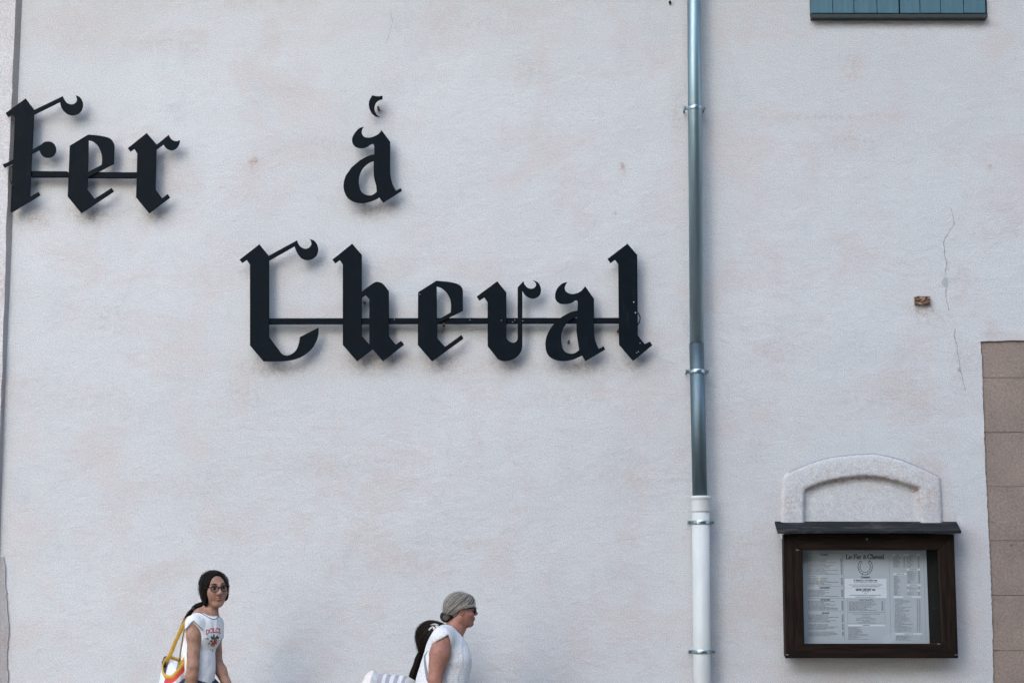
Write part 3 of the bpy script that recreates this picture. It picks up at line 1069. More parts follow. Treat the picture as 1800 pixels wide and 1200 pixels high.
GL = {
    'L': (.62, [[(.12, 0), (.12, 1)], [(0, 0), (.26, 0)], [(0, 1), (.55, 1), (.58, .78)]]),
    'F': (.60, [[(.12, 0), (.12, 1)], [(0, 1), (.26, 1)], [(0, 0), (.54, 0), (.56, .2)], [(.12, .48), (.4, .48)], [(.4, .38), (.4, .58)]]),
    'C': (.74, [arc(.38, .5, .36, .5, 45, 325, 16), [(.66, .03), (.66, .25)]]),
    'D': (.74, [[(.12, 0), (.12, 1)], arc(.14, .5, .5, .5, 90, -90, 12), [(0, 0), (.2, 0)], [(0, 1), (.2, 1)]]),
    'O': (.78, [arc(.38, .5, .36, .5, 0, 360, 20)]),
    'R': (.68, [[(.12, 0), (.12, 1)], [(0, 1), (.24, 1)], [(0, 0), (.3, 0)], arc(.3, .25, .24, .25, 90, -90, 8), [(.3, .5), (.12, .5)], [(.32, .5), (.62, 1)]]),
    'M': (.92, [[(.1, 1), (.1, 0), (.43, .9), (.76, 0), (.76, 1)], [(0, 1), (.2, 1)], [(.66, 1), (.88, 1)]]),
    'U': (.74, [[(.1, 0), (.1, .68)], arc(.36, .68, .26, .32, 180, 360, 8), [(.62, .68), (.62, 0)], [(0, 0), (.22, 0)], [(.5, 0), (.72, 0)]]),
    'E': (.60, [[(.12, 0), (.12, 1)], [(0, 0), (.52, 0), (.53, .18)], [(0, 1), (.53, 1), (.55, .8)], [(.12, .48), (.4, .48)]]),
    'I': (.34, [[(.16, 0), (.16, 1)], [(.04, 0), (.28, 0)], [(.04, 1), (.28, 1)]]),
    'N': (.78, [[(.1, 1), (.1, 0), (.64, 1), (.64, 0)], [(0, 1), (.2, 1)], [(.54, 0), (.74, 0)]]),
    'A': (.74, [[(.06, 1), (.36, 0), (.66, 1)], [(.16, .66), (.56, .66)], [(0, 1), (.14, 1)], [(.56, 1), (.74, 1)]]),
    'T': (.64, [[(.31, 0), (.31, 1)], [(.02, .18), (.02, 0), (.6, 0), (.6, .18)], [(.2, 1), (.42, 1)]]),
    'S': (.56, [arc(.27, .25, .22, .25, 30, 270, 8) + arc(.27, .75, .22, .25, 90, -150, 8)]),
    'P': (.62, [[(.12, 0), (.12, 1)], [(0, 1), (.24, 1)], [(0, 0), (.3, 0)], arc(.3, .27, .24, .27, 90, -90, 8), [(.3, .54), (.12, .54)]]),
    'e': (.50, [[(.06, .68), (.42, .68)], arc(.24, .7, .2, .3, 5, 320, 12)]),
    'r': (.42, [[(.12, .42), (.12, 1)], [(0, 1), (.26, 1)], [(.02, .43), (.12, .43)], [(.12, .58), (.24, .42), (.36, .46)]]),
    'a': (.50, [arc(.22, .56, .17, .14, 160, 0, 6) + [(.39, .95), (.47, 1)], arc(.2, .82, .17, .17, 80, 320, 8), [(.22, .66), (.39, .66)]]),
    'h': (.56, [[(.12, 0), (.12, 1)], [(.02, .01), (.12, .01)], arc(.28, .58, .16, .17, 180, 0, 8) + [(.44, 1)], [(.02, 1), (.22, 1)], [(.34, 1), (.54, 1)]]),
    'v': (.50, [[(.06, .43), (.25, 1), (.44, .43)], [(0, .43), (.16, .43)], [(.34, .43), (.5, .43)]]),
    'l': (.28, [[(.13, 0), (.13, 1)], [(.03, .01), (.13, .01)], [(.02, 1), (.25, 1)]]),
    's': (.42, [arc(.2, .56, .15, .14, 30, 270, 6) + arc(.2, .84, .16, .15, 90, -150, 6)]),
    'n': (.54, [[(.12, .43), (.12, 1)], arc(.27, .58, .15, .17, 180, 0, 8) + [(.42, 1)]]),
    ' ': (.30, []),
}
GL['à'] = (GL['a'][0], GL['a'][1] + [[(.1, .12), (.26, .3)]])


def write(ink, text, x0, x1, y0, y1, w, lift=.0008, f=None):
    tot = sum(GL[c][0] for c in text)
    sx, sy = (x1 - x0) / tot, (y1 - y0)
    x = x0
    for c in text:
        adv, st_ = GL[c]
        for s in st_:
            pts = [(x + a * sx, y0 + b * sy) for a, b in s]
            if f: f(pts, w)
            else:
                for a, b in zip(pts[:-1], pts[1:]):
                    thick = w if abs(b[1] - a[1]) > abs(b[0] - a[0]) * .6 else w * .55
                    ink.stroke([a, b], thick, lift)
        x += adv * sx


ttl = Ink()
write(ttl, 'Le Fer à Cheval', 612, 1036, 150, 200, 8.5)
ttl.build('title', M_ink, sheet)
hs = Ink()
for rx, ry, w in ((80, 88, 5.5), (57, 62, 5.0)):
    hs.stroke([(826 + rx * math.sin(R(a)), 288 - ry * math.cos(R(a))) for a in range(38, 323, 12)], w)
for s in (-1, 1):
    hs.stroke([(826 + s * 35, 240), (826 + s * 40, 226), (826 + s * 54, 226), (826 + s * 56, 236)], 5)
hs.stroke([(795, 364), (808, 374), (826, 376), (844, 374), (857, 364)], 5)
for a in (95, 115, 135, 155, 205, 225, 245, 265):
    x, y = 826 + 69 * math.sin(R(a)), 288 - 75 * math.cos(R(a))
    hs.quad(x - 3, y - 3, x + 3, y + 3)
hs.build('horseshoe', M_ink, sheet)
hd = Ink()
write(hd, 'Cevennes', 778, 880, 386, 414, 4.0)
hd.build('heading', M_ink, sheet)
for t_, x0, x1, y in (('LES PLATS', 345, 425, 801), ('LES SALADES', 328, 436, 652), ('LES ENTREES', 325, 432, 521), ('LES MENUS', 325, 415, 155),
                      ('LES PLATS', 760, 912, 656)):
    hd = Ink()
    write(hd, t_, x0, x1, y - 7, y + 7, 3.2)
    hd.build('heading', M_ink, sheet)
rl = Ink()
rl.stroke([(176, 140), (578, 140), (598, 1100)], 2)
rl.stroke([(166, 140), (190, 1090)], 1.6)
for y, xa, xb in ((505, 170, 585), (635, 172, 590), (775, 176, 592)): rl.stroke([(xa, y), (xb, y + 2)], 1.8)
rl.box(628, 640, 1042, 790); rl.box(632, 795, 1046, 918)
rl.stroke([(1092, 140), (1113, 1090)], 2); rl.stroke([(1474, 140), (1500, 1100)], 2)
rl.stroke([(1140, 660), (1160, 1100)], 1.4); rl.stroke([(1435, 660), (1452, 1100)], 1.4)
rl.build('ruled_line', M_ink2, sheet)
tx = Ink()
sk = lambda y: (y - 150) * 0.022
for y in [178] + list(range(200, 372, 14)) + [393, 414] + list(range(430, 492, 14)) + list(range(545, 625, 14)) + list(range(672, 765, 13)) + list(range(820, 905, 13)) + \
        list(range(928, 985, 13)) + list(range(1010, 1060, 14)):
    x0 = 180 + sk(y)
    x1 = x0 + (rng.uniform(90, 150) if y in (178, 393) else rng.uniform(170, 360))
    tx.line(x0, y, x1)
    if y not in (178, 393): tx.quad(550 + sk(y), y - 3, 570 + sk(y), y + 3)
for y in range(675, 780, 12):
    tx.line(645, y, rng.uniform(800, 960)); tx.quad(1008, y - 3, 1026, y + 3)
for y, h in ((812, 150), (830, 40), (846, 60), (862, 110), (878, 115), (894, 45), (908, 105)): tx.line(838 - h, y, 838 + h)
for y in range(960, 1100, 11): tx.line(640, y, rng.uniform(720, 900), 5)
for y in range(172, 300, 11):
    tx.line(1140, y, rng.uniform(1190, 1225), 5); tx.line(1288, y, rng.uniform(1330, 1370), 5); tx.quad(1250, y - 2, 1268, y + 2); tx.quad(1410, y - 2, 1428, y + 2)
for y in range(335, 600, 11):
    if y > 385: tx.line(1145, y, rng.uniform(1180, 1215), 5)
    if y < 470 or 510 < y < 535 or y > 565: tx.line(1296, y, rng.uniform(1330, 1400), 5); tx.quad(1415, y - 2, 1435, y + 2)
for y in range(650, 1015, 12):
    tx.line(1150 + sk(y) * .6, y, rng.uniform(1220, 1360), 5); tx.quad(1400, y - 2, 1414, y + 2); tx.quad(1424, y - 2, 1436, y + 2)
for y in range(1056, 1105, 11): tx.line(1170, y, rng.uniform(1250, 1360), 5)
tx.build('menu_text', M_ink2, sheet, True)
for (a, b, c, d) in ((600, 420, 1062, 524), (600, 526, 1065, 636)):
    k = Ink(); k.quad(a, b, c, d, .0012)
    sl = k.build('paper_slip', M_slip, sheet)
    k = Ink()
    if b < 500:
        write(k, 'FORMULE DU MIDI', 698, 918, 429, 447, 4.2, .0018)
        k.quad(925, 434, 958, 446, .0018)
        k.line(700, 462, 965, 6, .0018); k.line(645, 488, 1015, 7, .0018); k.line(680, 507, 985, 7, .0018)
    else:
        write(k, 'MENU ENFANT', 722, 895, 530, 552, 4.4, .0018)
        k.quad(903, 536, 938, 550, .0018)
        k.line(790, 563, 875, 6, .0018); k.line(815, 585, 848, 6, .0018); k.line(655, 603, 1000, 7, .0018); k.line(720, 622, 940, 7, .0018)
    k.build('slip_text', M_ink, sl)
for (a, b, c, d) in ((636, 928, 1044, 946), (1132, 148, 1272, 164), (1284, 148, 1434, 164), (1290, 308, 1436, 328), (1140, 358, 1285, 378), (1288, 482, 1446, 500),
                     (1294, 542, 1432, 560), (1140, 612, 1448, 632), (1162, 1022, 1458, 1042)):
    k = Ink(); k.quad(a, b, c, d, .0012)
    sl = k.build('paper_slip', M_slip, sheet)
    k = Ink(); m_ = (a + c) / 2; k.line(m_ - 45, (b + d) / 2, m_ + 45, 8, .0018); k.build('slip_text', M_ink, sl)
bm = bmesh.new()
gp = [W(u, v, FY + .022) for u, v in ((1405, 961), (1654, 961), (1661, 1135), (1409, 1135))]
bm.faces.new([bm.verts.new(q) for q in gp])
obj('glass_pane', bm, M_glass, mc)

# ------------------------------------------------------------------ bodies: signed distance volumes meshed with surface nets
def axis(lo, hi, h, fine):
    out, x = [lo], lo
    while x < hi:
        s = h
        for a, b, hf in fine:
            if a <= x <= b: s = min(s, hf)
        x += s
        out.append(x)
    return np.array(out, dtype=np.float64)


class Vol:
    def __init__(s, lo, hi, h, fine=()):
        s.ax = [axis(lo[i], hi[i], h, [(c[i] - r[i], c[i] + r[i], hf) for c, r, hf in fine]) for i in range(3)]
        s.D = np.full([len(a) for a in s.ax], 0.5)

    def copy(s):
        o = Vol.__new__(Vol)
        o.ax, o.D = s.ax, np.full_like(s.D, 0.5)
        return o

    def sub(s, lo, hi):
        sl = []
        for i in range(3):
            a = np.searchsorted(s.ax[i], lo[i]); b = np.searchsorted(s.ax[i], hi[i])
            sl.append(slice(max(a - 1, 0), b + 1))
        g = np.meshgrid(*[s.ax[i][sl[i]] for i in range(3)], indexing='ij', sparse=True)
        return tuple(sl), g

    def put(s, sl, d, k, cut=False):
        A = s.D[sl]
        if cut:
            d = -d
            h = np.maximum(k - np.abs(A - d), 0) / k
            s.D[sl] = np.maximum(A, d) + h * h * k * .25
        else:
            h = np.maximum(k - np.abs(A - d), 0) / k
            s.D[sl] = np.minimum(A, d) - h * h * k * .25

    def cap(s, a, b, ra, rb=None, k=.02, cut=False):
        rb = ra if rb is None else rb
        a, b = np.array(a, float), np.array(b, float)
        m = max(ra, rb) + k * 2 + .03
        sl, (X, Y, Z) = s.sub(np.minimum(a, b) - m, np.maximum(a, b) + m)
        ab = b - a
        L = max(ab.dot(ab), 1e-9)
        t = np.clip(((X - a[0]) * ab[0] + (Y - a[1]) * ab[1] + (Z - a[2]) * ab[2]) / L, 0, 1)
        d = np.sqrt((X - a[0] - t * ab[0])**2 + (Y - a[1] - t * ab[1])**2 + (Z - a[2] - t * ab[2])**2) - (ra + (rb - ra) * t)
        s.put(sl, d, k, cut)
        return s

    def ell(s, c, r, M=None, k=.02, cut=False):
        c, r = np.array(c, float), np.array(r, float)
        M = np.eye(3) if M is None else np.array(M)
        m = r.max() + k * 2 + .03
        sl, (X, Y, Z) = s.sub(c - m, c + m)
        x, y, z = X - c[0], Y - c[1], Z - c[2]
        p = [M[0, i] * x + M[1, i] * y + M[2, i] * z for i in range(3)]
        k0 = np.sqrt(sum((p[i] / r[i])**2 for i in range(3)))
        k1 = np.sqrt(sum((p[i] / r[i]**2)**2 for i in range(3))) + 1e-9
        s.put(sl, k0 * (k0 - 1) / k1, k, cut)
        return s

    def limb(s, pts, k=.02):
        for (a, ra), (b, rb) in zip(pts[:-1], pts[1:]): s.cap(a, b, ra, rb, k)
        return s

    def grid(s): return np.meshgrid(*s.ax, indexing='ij', sparse=True)

    def mesh(s, name='m'):
        D = s.D
        ins = D < 0
        nx, ny, nz = D.shape
        X, Y, Z = s.ax
        cnt = np.zeros((nx - 1, ny - 1, nz - 1)); acc = np.zeros((nx - 1, ny - 1, nz - 1, 3))
        cs = ins[:-1, :-1, :-1].astype(np.int8)
        corner = lambda i, j, k: (slice(i, nx - 1 + i), slice(j, ny - 1 + j), slice(k, nz - 1 + k))
        tot = sum(ins[corner(i, j, k)].astype(np.int8) for i in (0, 1) for j in (0, 1) for k in (0, 1))
        act = (tot > 0) & (tot < 8)
        I, J, K = np.nonzero(act)
        n = len(I)
        P = np.zeros((n, 3)); C = np.zeros(n)
        cc = [(i, j, k) for i in (0, 1) for j in (0, 1) for k in (0, 1)]
        for a in cc:
            for b in cc:
                if sum(abs(a[q] - b[q]) for q in range(3)) == 1 and a < b:
                    da = D[I + a[0], J + a[1], K + a[2]]; db = D[I + b[0], J + b[1], K + b[2]]
                    m = (da < 0) != (db < 0)
                    t = np.where(m, da / np.where(np.abs(da - db) < 1e-12, 1, da - db), 0)
                    pa = np.stack([X[I + a[0]], Y[J + a[1]], Z[K + a[2]]], 1); pb = np.stack([X[I + b[0]], Y[J + b[1]], Z[K + b[2]]], 1)
                    P += np.where(m[:, None], pa + (pb - pa) * t[:, None], 0); C += m
        P /= C[:, None]
        idx = np.full(act.shape, -1, dtype=np.int64)
        idx[I, J, K] = np.arange(n)
        faces = []
        for axx in range(3):
            lo = [slice(None)] * 3; hi = [slice(None)] * 3
            lo[axx] = slice(0, D.shape[axx] - 1); hi[axx] = slice(1, D.shape[axx])
            a, b = ins[tuple(lo)], ins[tuple(hi)]
            E = np.stack(np.nonzero(a != b), 1)
            u, v = (axx + 1) % 3, (axx + 2) % 3
            ok = (E[:, u] > 0) & (E[:, v] > 0) & (E[:, u] < D.shape[u] - 1) & (E[:, v] < D.shape[v] - 1)
            E = E[ok]
            fl = a[E[:, 0], E[:, 1], E[:, 2]]
            q = []
            for du, dv in ((-1, -1), (0, -1), (0, 0), (-1, 0)):
                e = E.copy(); e[:, u] += du; e[:, v] += dv
                q.append(idx[e[:, 0], e[:, 1], e[:, 2]])
            q = np.stack(q, 1)
            q[~fl] = q[~fl][:, ::-1]
            faces.append(q)
        Fc = np.concatenate(faces)
        Fc = Fc[(Fc >= 0).all(1)]
        me = bpy.data.meshes.new(name)
        me.from_pydata(P.tolist(), [], Fc.tolist())
        me.update()
        return me


def bvh_of(me):
    return BVHTree.FromPolygons([v.co.copy() for v in me.vertices], [tuple(p.vertices) for p in me.polygons])


class Head:
    """local frame: x face forward, y the person's left, z up"""
    def __init__(s, o, yaw, pitch=0.0, roll=0.0, scale=0.88):
        s.o, s.k = Vector(o), scale
        s.M = Matrix.Rotation(yaw, 3, 'Z') @ Matrix.Rotation(-pitch, 3, 'Y') @ Matrix.Rotation(roll, 3, 'X')
        s.Mn = np.array(s.M)

    def p(s, x, y, z): return s.o + s.M @ (Vector((x, y, z)) * s.k)

    def ell(s, V, c, r, k=.012, cut=False): V.ell(s.p(*c), [q * s.k for q in r], s.Mn, k * s.k, cut)

    def cap(s, V, a, b, ra, rb=None, k=.012, cut=False): V.cap(s.p(*a), s.p(*b), ra * s.k, (ra if rb is None else rb) * s.k, k * s.k, cut)

    def skull(s, V, age=0):
        s.ell(V, (-.012, 0, .038), (.096, .077, .082), .02)
        s.ell(V, (.030, 0, -.018), (.060, .064, .082), .03)
        for y in (-1, 1):
            s.cap(V, (-.005, y * .048, -.045), (.052, y * .017, -.087), .020, .0175, .03)
            s.ell(V, (.052, y * .036, -.020), (.032, .026, .030), .03)
            s.cap(V, (.078, y * .040, .028), (.086, y * .008, .026), .010, .010, .02)
            s.ell(V, (.0, y * .075, -.002), (.018, .008, .031), .006)
            s.ell(V, (-.004, y * .081, .010), (.015, .008, .020), .006)
            s.ell(V, (.004, y * .084, -.002), (.007, .006, .013), .004, True)
            s.ell(V, (.100, y * .0115, -.025), (.010, .008, .008), .008)
        s.ell(V, (.062, 0, -.090), (.024, .024, .019), .02)
        s.cap(V, (.086, 0, .024), (.108, 0, -.017), .0075, .0115, .016)
        for y in (-1, 1): s.ell(V, (.102, y * .033, .013), (.018, .021, .015), .014, True)
        s.ell(V, (.086, 0, -.049), (.012, .022, .0075), .010)
        s.ell(V, (.084, 0, -.0625), (.012, .019, .0085), .010)
        s.ell(V, (.1, 0, -.0555), (.012, .022, .0018), .004, True)


def hand(V, wrist, d, side, thumb):
    """open relaxed hand: d along the fingers, side across the palm towards the thumb"""
    d, side = Vector(d).normalized(), Vector(side).normalized()
    nrm = d.cross(side).normalized()
    w = Vector(wrist)
    V.cap(w, w + d * .05, .022, .024, .02)
    V.cap(w + d * .05 + side * .022, w + d * .075 + side * .024, .013, .013, .015)
    V.cap(w + d * .05 - side * .022, w + d * .07 - side * .024, .013, .012, .015)
    for i, (o, L) in enumerate(((.027, .068), (.009, .076), (-.009, .071), (-.026, .056))):
        a = w + d * .078 + side * o
        b = a + d * L * .5 + nrm * .008
        c = b + d * L * .42 + nrm * .022
        V.cap(a, b, .0085, .0078, .006); V.cap(b, c, .0078, .0065, .004)
    a = w + d * .03 + side * .022
    b = a + d * .030 + side * .028
    V.cap(a, b, .012, .010, .01); V.cap(b, b + d * .03 + side * .008, .0095, .008, .004)


def strands(bvh, seeds, target, n=26, off=.0012, r=.0011, wob=.002, cut=.015):
    bm = bmesh.new()
    target = Vector(target)
    for sd_ in seeds:
        p = Vector(sd_)
        pts = []
        ph = rng.uniform(0, 6)
        for i in range(n):
            h = bvh.find_nearest(p)
            if h[0] is None: break
            q, nr = h[0], h[1]
            pts.append(q + nr * off)
            d = target - q
            if d.length < cut: break
            d = d - nr * d.dot(nr)
            if d.length < 1e-5: break
            d.normalize()
            s_ = nr.cross(d)
            p = q + d * .011 + s_ * math.sin(ph + i * .5) * wob
        if len(pts) > 3:
            bm_tube(bm, pts, [r * (.45 if i in (0, len(pts) - 1) else 1) for i in range(len(pts))], 4)
    return bm


def ring_on(bvh, c, nrm, R0=.4, n=40, off=.001, lim=None):
    c, nrm = Vector(c), Vector(nrm).normalized()
    a = nrm.orthogonal().normalized()
    b = nrm.cross(a)
    out = []
    for k in range(n):
        d = a * math.cos(2 * math.pi * k / n) + b * math.sin(2 * math.pi * k / n)
        h = bvh.ray_cast(c + d * R0, -d, R0)
        if h[0] is not None and (lim is None or (h[0] - c).length < lim): out.append(h[0] + d * off)
    return out


def decal(polys, origin, lat, up, fwd, bvh, off=.0016):
    """flat print laid on the cloth: 2-D polygons in metres, pressed on along -fwd"""
    vs, fs = [], []
    for poly in polys:
        ids = []
        for x, y in poly:
            s_ = origin + lat * x + up * y + fwd * .3
            h = bvh.ray_cast(s_, -fwd, .6)
            if h[0] is None: ids = None; break
            ids.append(len(vs)); vs.append(h[0] + fwd * off)
        if ids: fs.append(ids)
    return from_data(vs, fs)


def shoe(parent, ankle, d):
    d = Vector(d).normalized()
    a = Vector((ankle[0], ankle[1], GZ))
    V = Vol(a - Vector((.2, .2, 0.0)), a + Vector((.2, .2, .14)), .012)
    V.cap(a + Vector((0, 0, .045)), a + d * .15 + Vector((0, 0, .03)), .042, .034, .03)
    V.cap(a + Vector((0, 0, .05)), a + Vector((0, 0, .10)), .042, .04, .03)
    V.D = np.maximum(V.D, GZ + .004 - V.grid()[2])
    obj('shoe', V.mesh(), M_shoe, parent, True)


def flyaways(bvh, pick, target, n, r=.0005, lift=.006):
    bm = bmesh.new()
    for _ in range(n):
        p = Vector(pick())
        L = rng.uniform(.3, 1.0) * lift
        pts = []
        for i in range(9):
            q, nr, _i, _d = bvh.find_nearest(p)
            if q is None: break
            t = i / 8
            pts.append(q + nr * (.0005 + L * math.sin(math.pi * min(1, t * rng.uniform(.8, 1.0)))))
            d = Vector(target) - q
            d -= nr * d.dot(nr)
            if d.length < .01: break
            d.normalize()
            p = q + d * .010 + nr.cross(d) * rng.uniform(-.004, .004)
        if len(pts) > 3: bm_tube(bm, pts, r, 3)
    return bm


# ------------------------------------------------------------------ the girl
GY = -0.90
def G(u, v, dy=0.0): return W(u, v, GY + dy)


girl = empty('person', (G(350, 1200).x, GY, GZ))
tag(girl, 'dark haired girl in glasses and white printed t-shirt looking back, yellow straps on her shoulder', 'person')
ty = R(-40)
tf = Vector((math.cos(ty), math.sin(ty), 0)); tl = Vector((-tf.y, tf.x, 0))
hd_g = Head(G(376.8, 1036, 0.0), R(-62), R(-1), R(5), .89)
chest, waist, hips = G(355, 1113), G(350, 1166), G(348, 1214)
nb = G(367.5, 1080, .01)
shR, shL = G(341, 1096, -.090), G(378, 1096, .085)
elR, wrR = G(339.5, 1168, -.115), G(331, 1243, -.10)
elL, wrL = G(380.5, 1161, .09), G(410, 1226, .03)
Mt = np.array(Matrix.Rotation(ty, 3, 'Z'))
kneeF, ankF = Vector((hips.x + .16, GY - .05, .54)), Vector((hips.x + .20, GY - .05, .21))
kneeB, ankB = Vector((hips.x + .02, GY + .06, .54)), Vector((hips.x - .24, GY + .08, .25))
hipF, hipB = hips - tl * .075 + Vector((0, 0, -.02)), hips + tl * .075 + Vector((0, 0, -.02))
lo, hi = (hips.x - .36, GY - .36, GZ - .02), (hips.x + .42, GY + .32, hd_g.o.z + .17)
V = Vol(lo, hi, .011, [(np.array(hd_g.o), (.12, .12, .16), .0042)])


def torso_g(V, e=0.0):
    V.ell(chest, (.074 + e, .098 + e, .130 + e), Mt, .05)
    V.cap(shR + Vector((0.006, 0.01, -.002)), nb + Vector((0, 0, -.045)), .036 + e, .046 + e, .05)
    V.cap(shL + Vector((0, 0, -.002)), nb + Vector((0, 0, -.045)), .036 + e, .046 + e, .05)
    V.ell(waist, (.062 + e, .082 + e, .12 + e), Mt, .06)
    V.ell(hips, (.078 + e, .105 + e, .10 + e), Mt, .06)
    V.ell(chest + tf * .040 + Vector((0, 0, -.015)) - tl * .040, (.040 + e, .045 + e, .045 + e), Mt, .05)
    V.ell(chest + tf * .040 + Vector((0, 0, -.015)) + tl * .040, (.040 + e, .045 + e, .045 + e), Mt, .05)


torso_g(V)
V.limb([(hd_g.p(-.022, 0, -.05), .045), (nb, .044), (chest + Vector((0, 0, .09)), .06)], .03)
V.limb([(shR, .041), (shR.lerp(elR, .3), .0405), (shR.lerp(elR, .75), .0335), (elR, .0335), (elR.lerp(wrR, .25), .0345), (wrR, .022)], .02)
V.limb([(shL, .040), (shL.lerp(elL, .3), .038), (shL.lerp(elL, .75), .031), (elL, .031), (elL.lerp(wrL, .25), .0325), (wrL, .022)], .02)
V.limb([(hipF, .082), (kneeF, .054), (kneeF.lerp(ankF, .3), .052), (ankF, .034)], .03)
V.limb([(hipB, .082), (kneeB, .054), (kneeB.lerp(ankB, .3), .052), (ankB, .034)], .03)
hand(V, wrR, wrR - elR, tf, 1)
hand(V, wrL, wrL - elL, tf, 1)
hd_g.skull(V)
obj('body', V.mesh(), M_skin_g, girl, True)

# t-shirt
T = Vol((hips.x - .22, GY - .26, hips.z - .06), (hips.x + .26, GY + .26, nb.z + .07), .007, [(np.array(nb), (.10, .10, .07), .0038)])
torso_g(T, .007)
back = G(336, 1150, .02)
T.ell(back, (.042, .06, .10), Mt, .05)
T.ell(waist + tf * .012 + Vector((0, 0, -.02)), (.070, .088, .12), Mt, .04)
X, Yg, Z = T.grid()
hem = hips.z + .058 - 0.30 * (X - hips.x)
T.D = np.maximum(T.D, hem - Z)
A = T.copy()
A.limb([(shR, .051), (shR.lerp(elR, .7), .048)], .02)
A.limb([(shL, .050), (shL.lerp(elL, .7), .047)], .02)
pkR = G(340.5, 1092.5, -.13)
hemR = pkR.z - 1.05 * np.abs(X - pkR.x)
A.D = np.maximum(A.D, np.where(Yg < GY, hemR, shL.z - .085) - Z)
h_ = np.maximum(.02 - np.abs(T.D - A.D), 0) / .02
T.D = np.minimum(T.D, A.D) - h_ * h_ * .005
# neckline plane
nk = G(364, 1083.5, 0)
nn = Vector((tf.x * .55, tf.y * .55, 1)).normalized()
pl_ = (X - nk.x) * nn.x + (Yg - nk.y) * nn.y + (Z - nk.z) * nn.z
T.D = np.maximum(T.D, np.minimum(pl_, .057 - np.sqrt((X - nk.x)**2 + (Yg - nk.y)**2 + 0 * Z)))
tm = T.mesh()
tb = bvh_of(tm)
tee = obj('t_shirt', tm, M_tee, girl, True)
bm = bmesh.new()
cr = []
for k in range(40):
    a = 2 * math.pi * k / 40
    q = Vector((nk.x + .068 * math.cos(a), nk.y + .068 * math.sin(a), nk.z + .12))
    h = tb.ray_cast(q, Vector((0, 0, -1)), .3)
    if h[0] is not None: cr.append(h[0] + Vector((0, 0, .0006)))
bm_tube(bm, cr, .0021, 6, True)
obj('collar_trim', bm, M_navy, tee, True)
bm = bmesh.new()
for o_ in (0.008,):
    pts = []
    for k in range(25):
        x = pkR.x - .052 + .104 * k / 24
        z = pkR.z - 1.05 * abs(x - pkR.x) + o_
        h = tb.ray_cast(Vector((x, GY - .4, z)), Vector((0, 1, 0)), .6)
        if h[0] is not None and h[0].y < GY - .06: pts.append(h[0] + Vector((0, -.0008, 0)))
    if len(pts) > 2: bm_tube(bm, pts, .0021, 6)
obj('sleeve_trim', bm, M_navy, tee, True)
bm = bmesh.new()
pts = []
for k in range(48):
    a = 2 * math.pi * k / 48
    d = Vector((math.cos(a), math.sin(a), 0))
    c = Vector((hips.x, GY, 0))
    for rr in np.linspace(.2, .05, 60):
        q = c + d * rr
        q.z = hips.z + .058 - .30 * (q.x - hips.x) + .010
        h = tb.find_nearest(q, .006)
        if h[0] is not None: pts.append(h[0] + h[1] * .0004); break
if len(pts) > 10: bm_tube(bm, pts, .0019, 6, True)
obj('hem_trim', bm, M_navy, tee, True)
# printed word and flowers
pc = G(381, 1112, -.05)
S_ = []
def keep(pts, w):
    for (a, b), (c, d) in zip(pts[:-1], pts[1:]):
        L = math.hypot(c - a, d - b) or 1
        nx, ny = -(d - b) / L * w / 2, (c - a) / L * w / 2
        S_.append([(a + nx, b + ny), (a - nx, b - ny), (c - nx, d - ny), (c + nx, d + ny)])


# x runs towards the girl's left, i.e. to the right in the picture
write(None, 'DOLCE', -.064, .050, .011, -.013, .0052, f=keep)
S_ = [[(x, y - 3.2 * x * x) for x, y in q] for q in S_]
po = chest + tf * .085 + tl * .012
obj('print_word', decal(S_, po + Vector((0, 0, .022)), tl, Vector((0, 0, 1)), tf, tb), M_printred, tee)


def blob(cx, cy, r, n=9, e=1.0, rot=0.0):
    return [(cx + r * math.cos(2 * math.pi * k / n + rot), cy + r * e * math.sin(2 * math.pi * k / n + rot) + 0) for k in range(n)]


def leafp(cx, cy, L, w, a):
    c_, s_ = math.cos(a), math.sin(a)
    return [(cx + x * c_ - y * s_, cy + x * s_ + y * c_) for x, y in ((-L, 0), (-L * .3, w), (L * .4, w * .8), (L, 0), (L * .4, -w * .8), (-L * .3, -w))]


fo = po + Vector((0, 0, -.045))
grn = [leafp(-.020, .022, .017, .007, 2.3), leafp(-.008, .030, .017, .007, 1.6), leafp(.014, .026, .016, .007, .9), leafp(.026, .022, .015, .007, .4),
       leafp(-.022, .004, .014, .006, 3.0), leafp(.002, .016, .012, .007, 1.2), leafp(-.012, -.012, .012, .005, 4.2), leafp(.036, .004, .012, .002, .6),
       leafp(-.056, .020, .018, .0015, .1), leafp(-.05, .014, .014, .0015, -.3), leafp(.006, -.048, .011, .0016, -.5), leafp(.012, -.052, .010, .0016, .9), leafp(-.012, -.044, .006, .0014, .2)]
obj('print_leaf', decal(grn, fo, tl, Vector((0, 0, 1)), tf, tb, .0013), M_printgreen, tee)
obj('print_flower', decal([blob(.006, -.002, .013), blob(.004, -.012, .010), blob(.014, .006, .008)], fo, tl, Vector((0, 0, 1)), tf, tb, .0019), M_printrose, tee)
obj('print_petal', decal([blob(-.034, -.008, .008), blob(.022, -.010, .008), blob(-.006, -.022, .007), blob(.010, -.024, .006)], fo, tl, Vector((0, 0, 1)), tf, tb, .0024), M_printpink, tee)

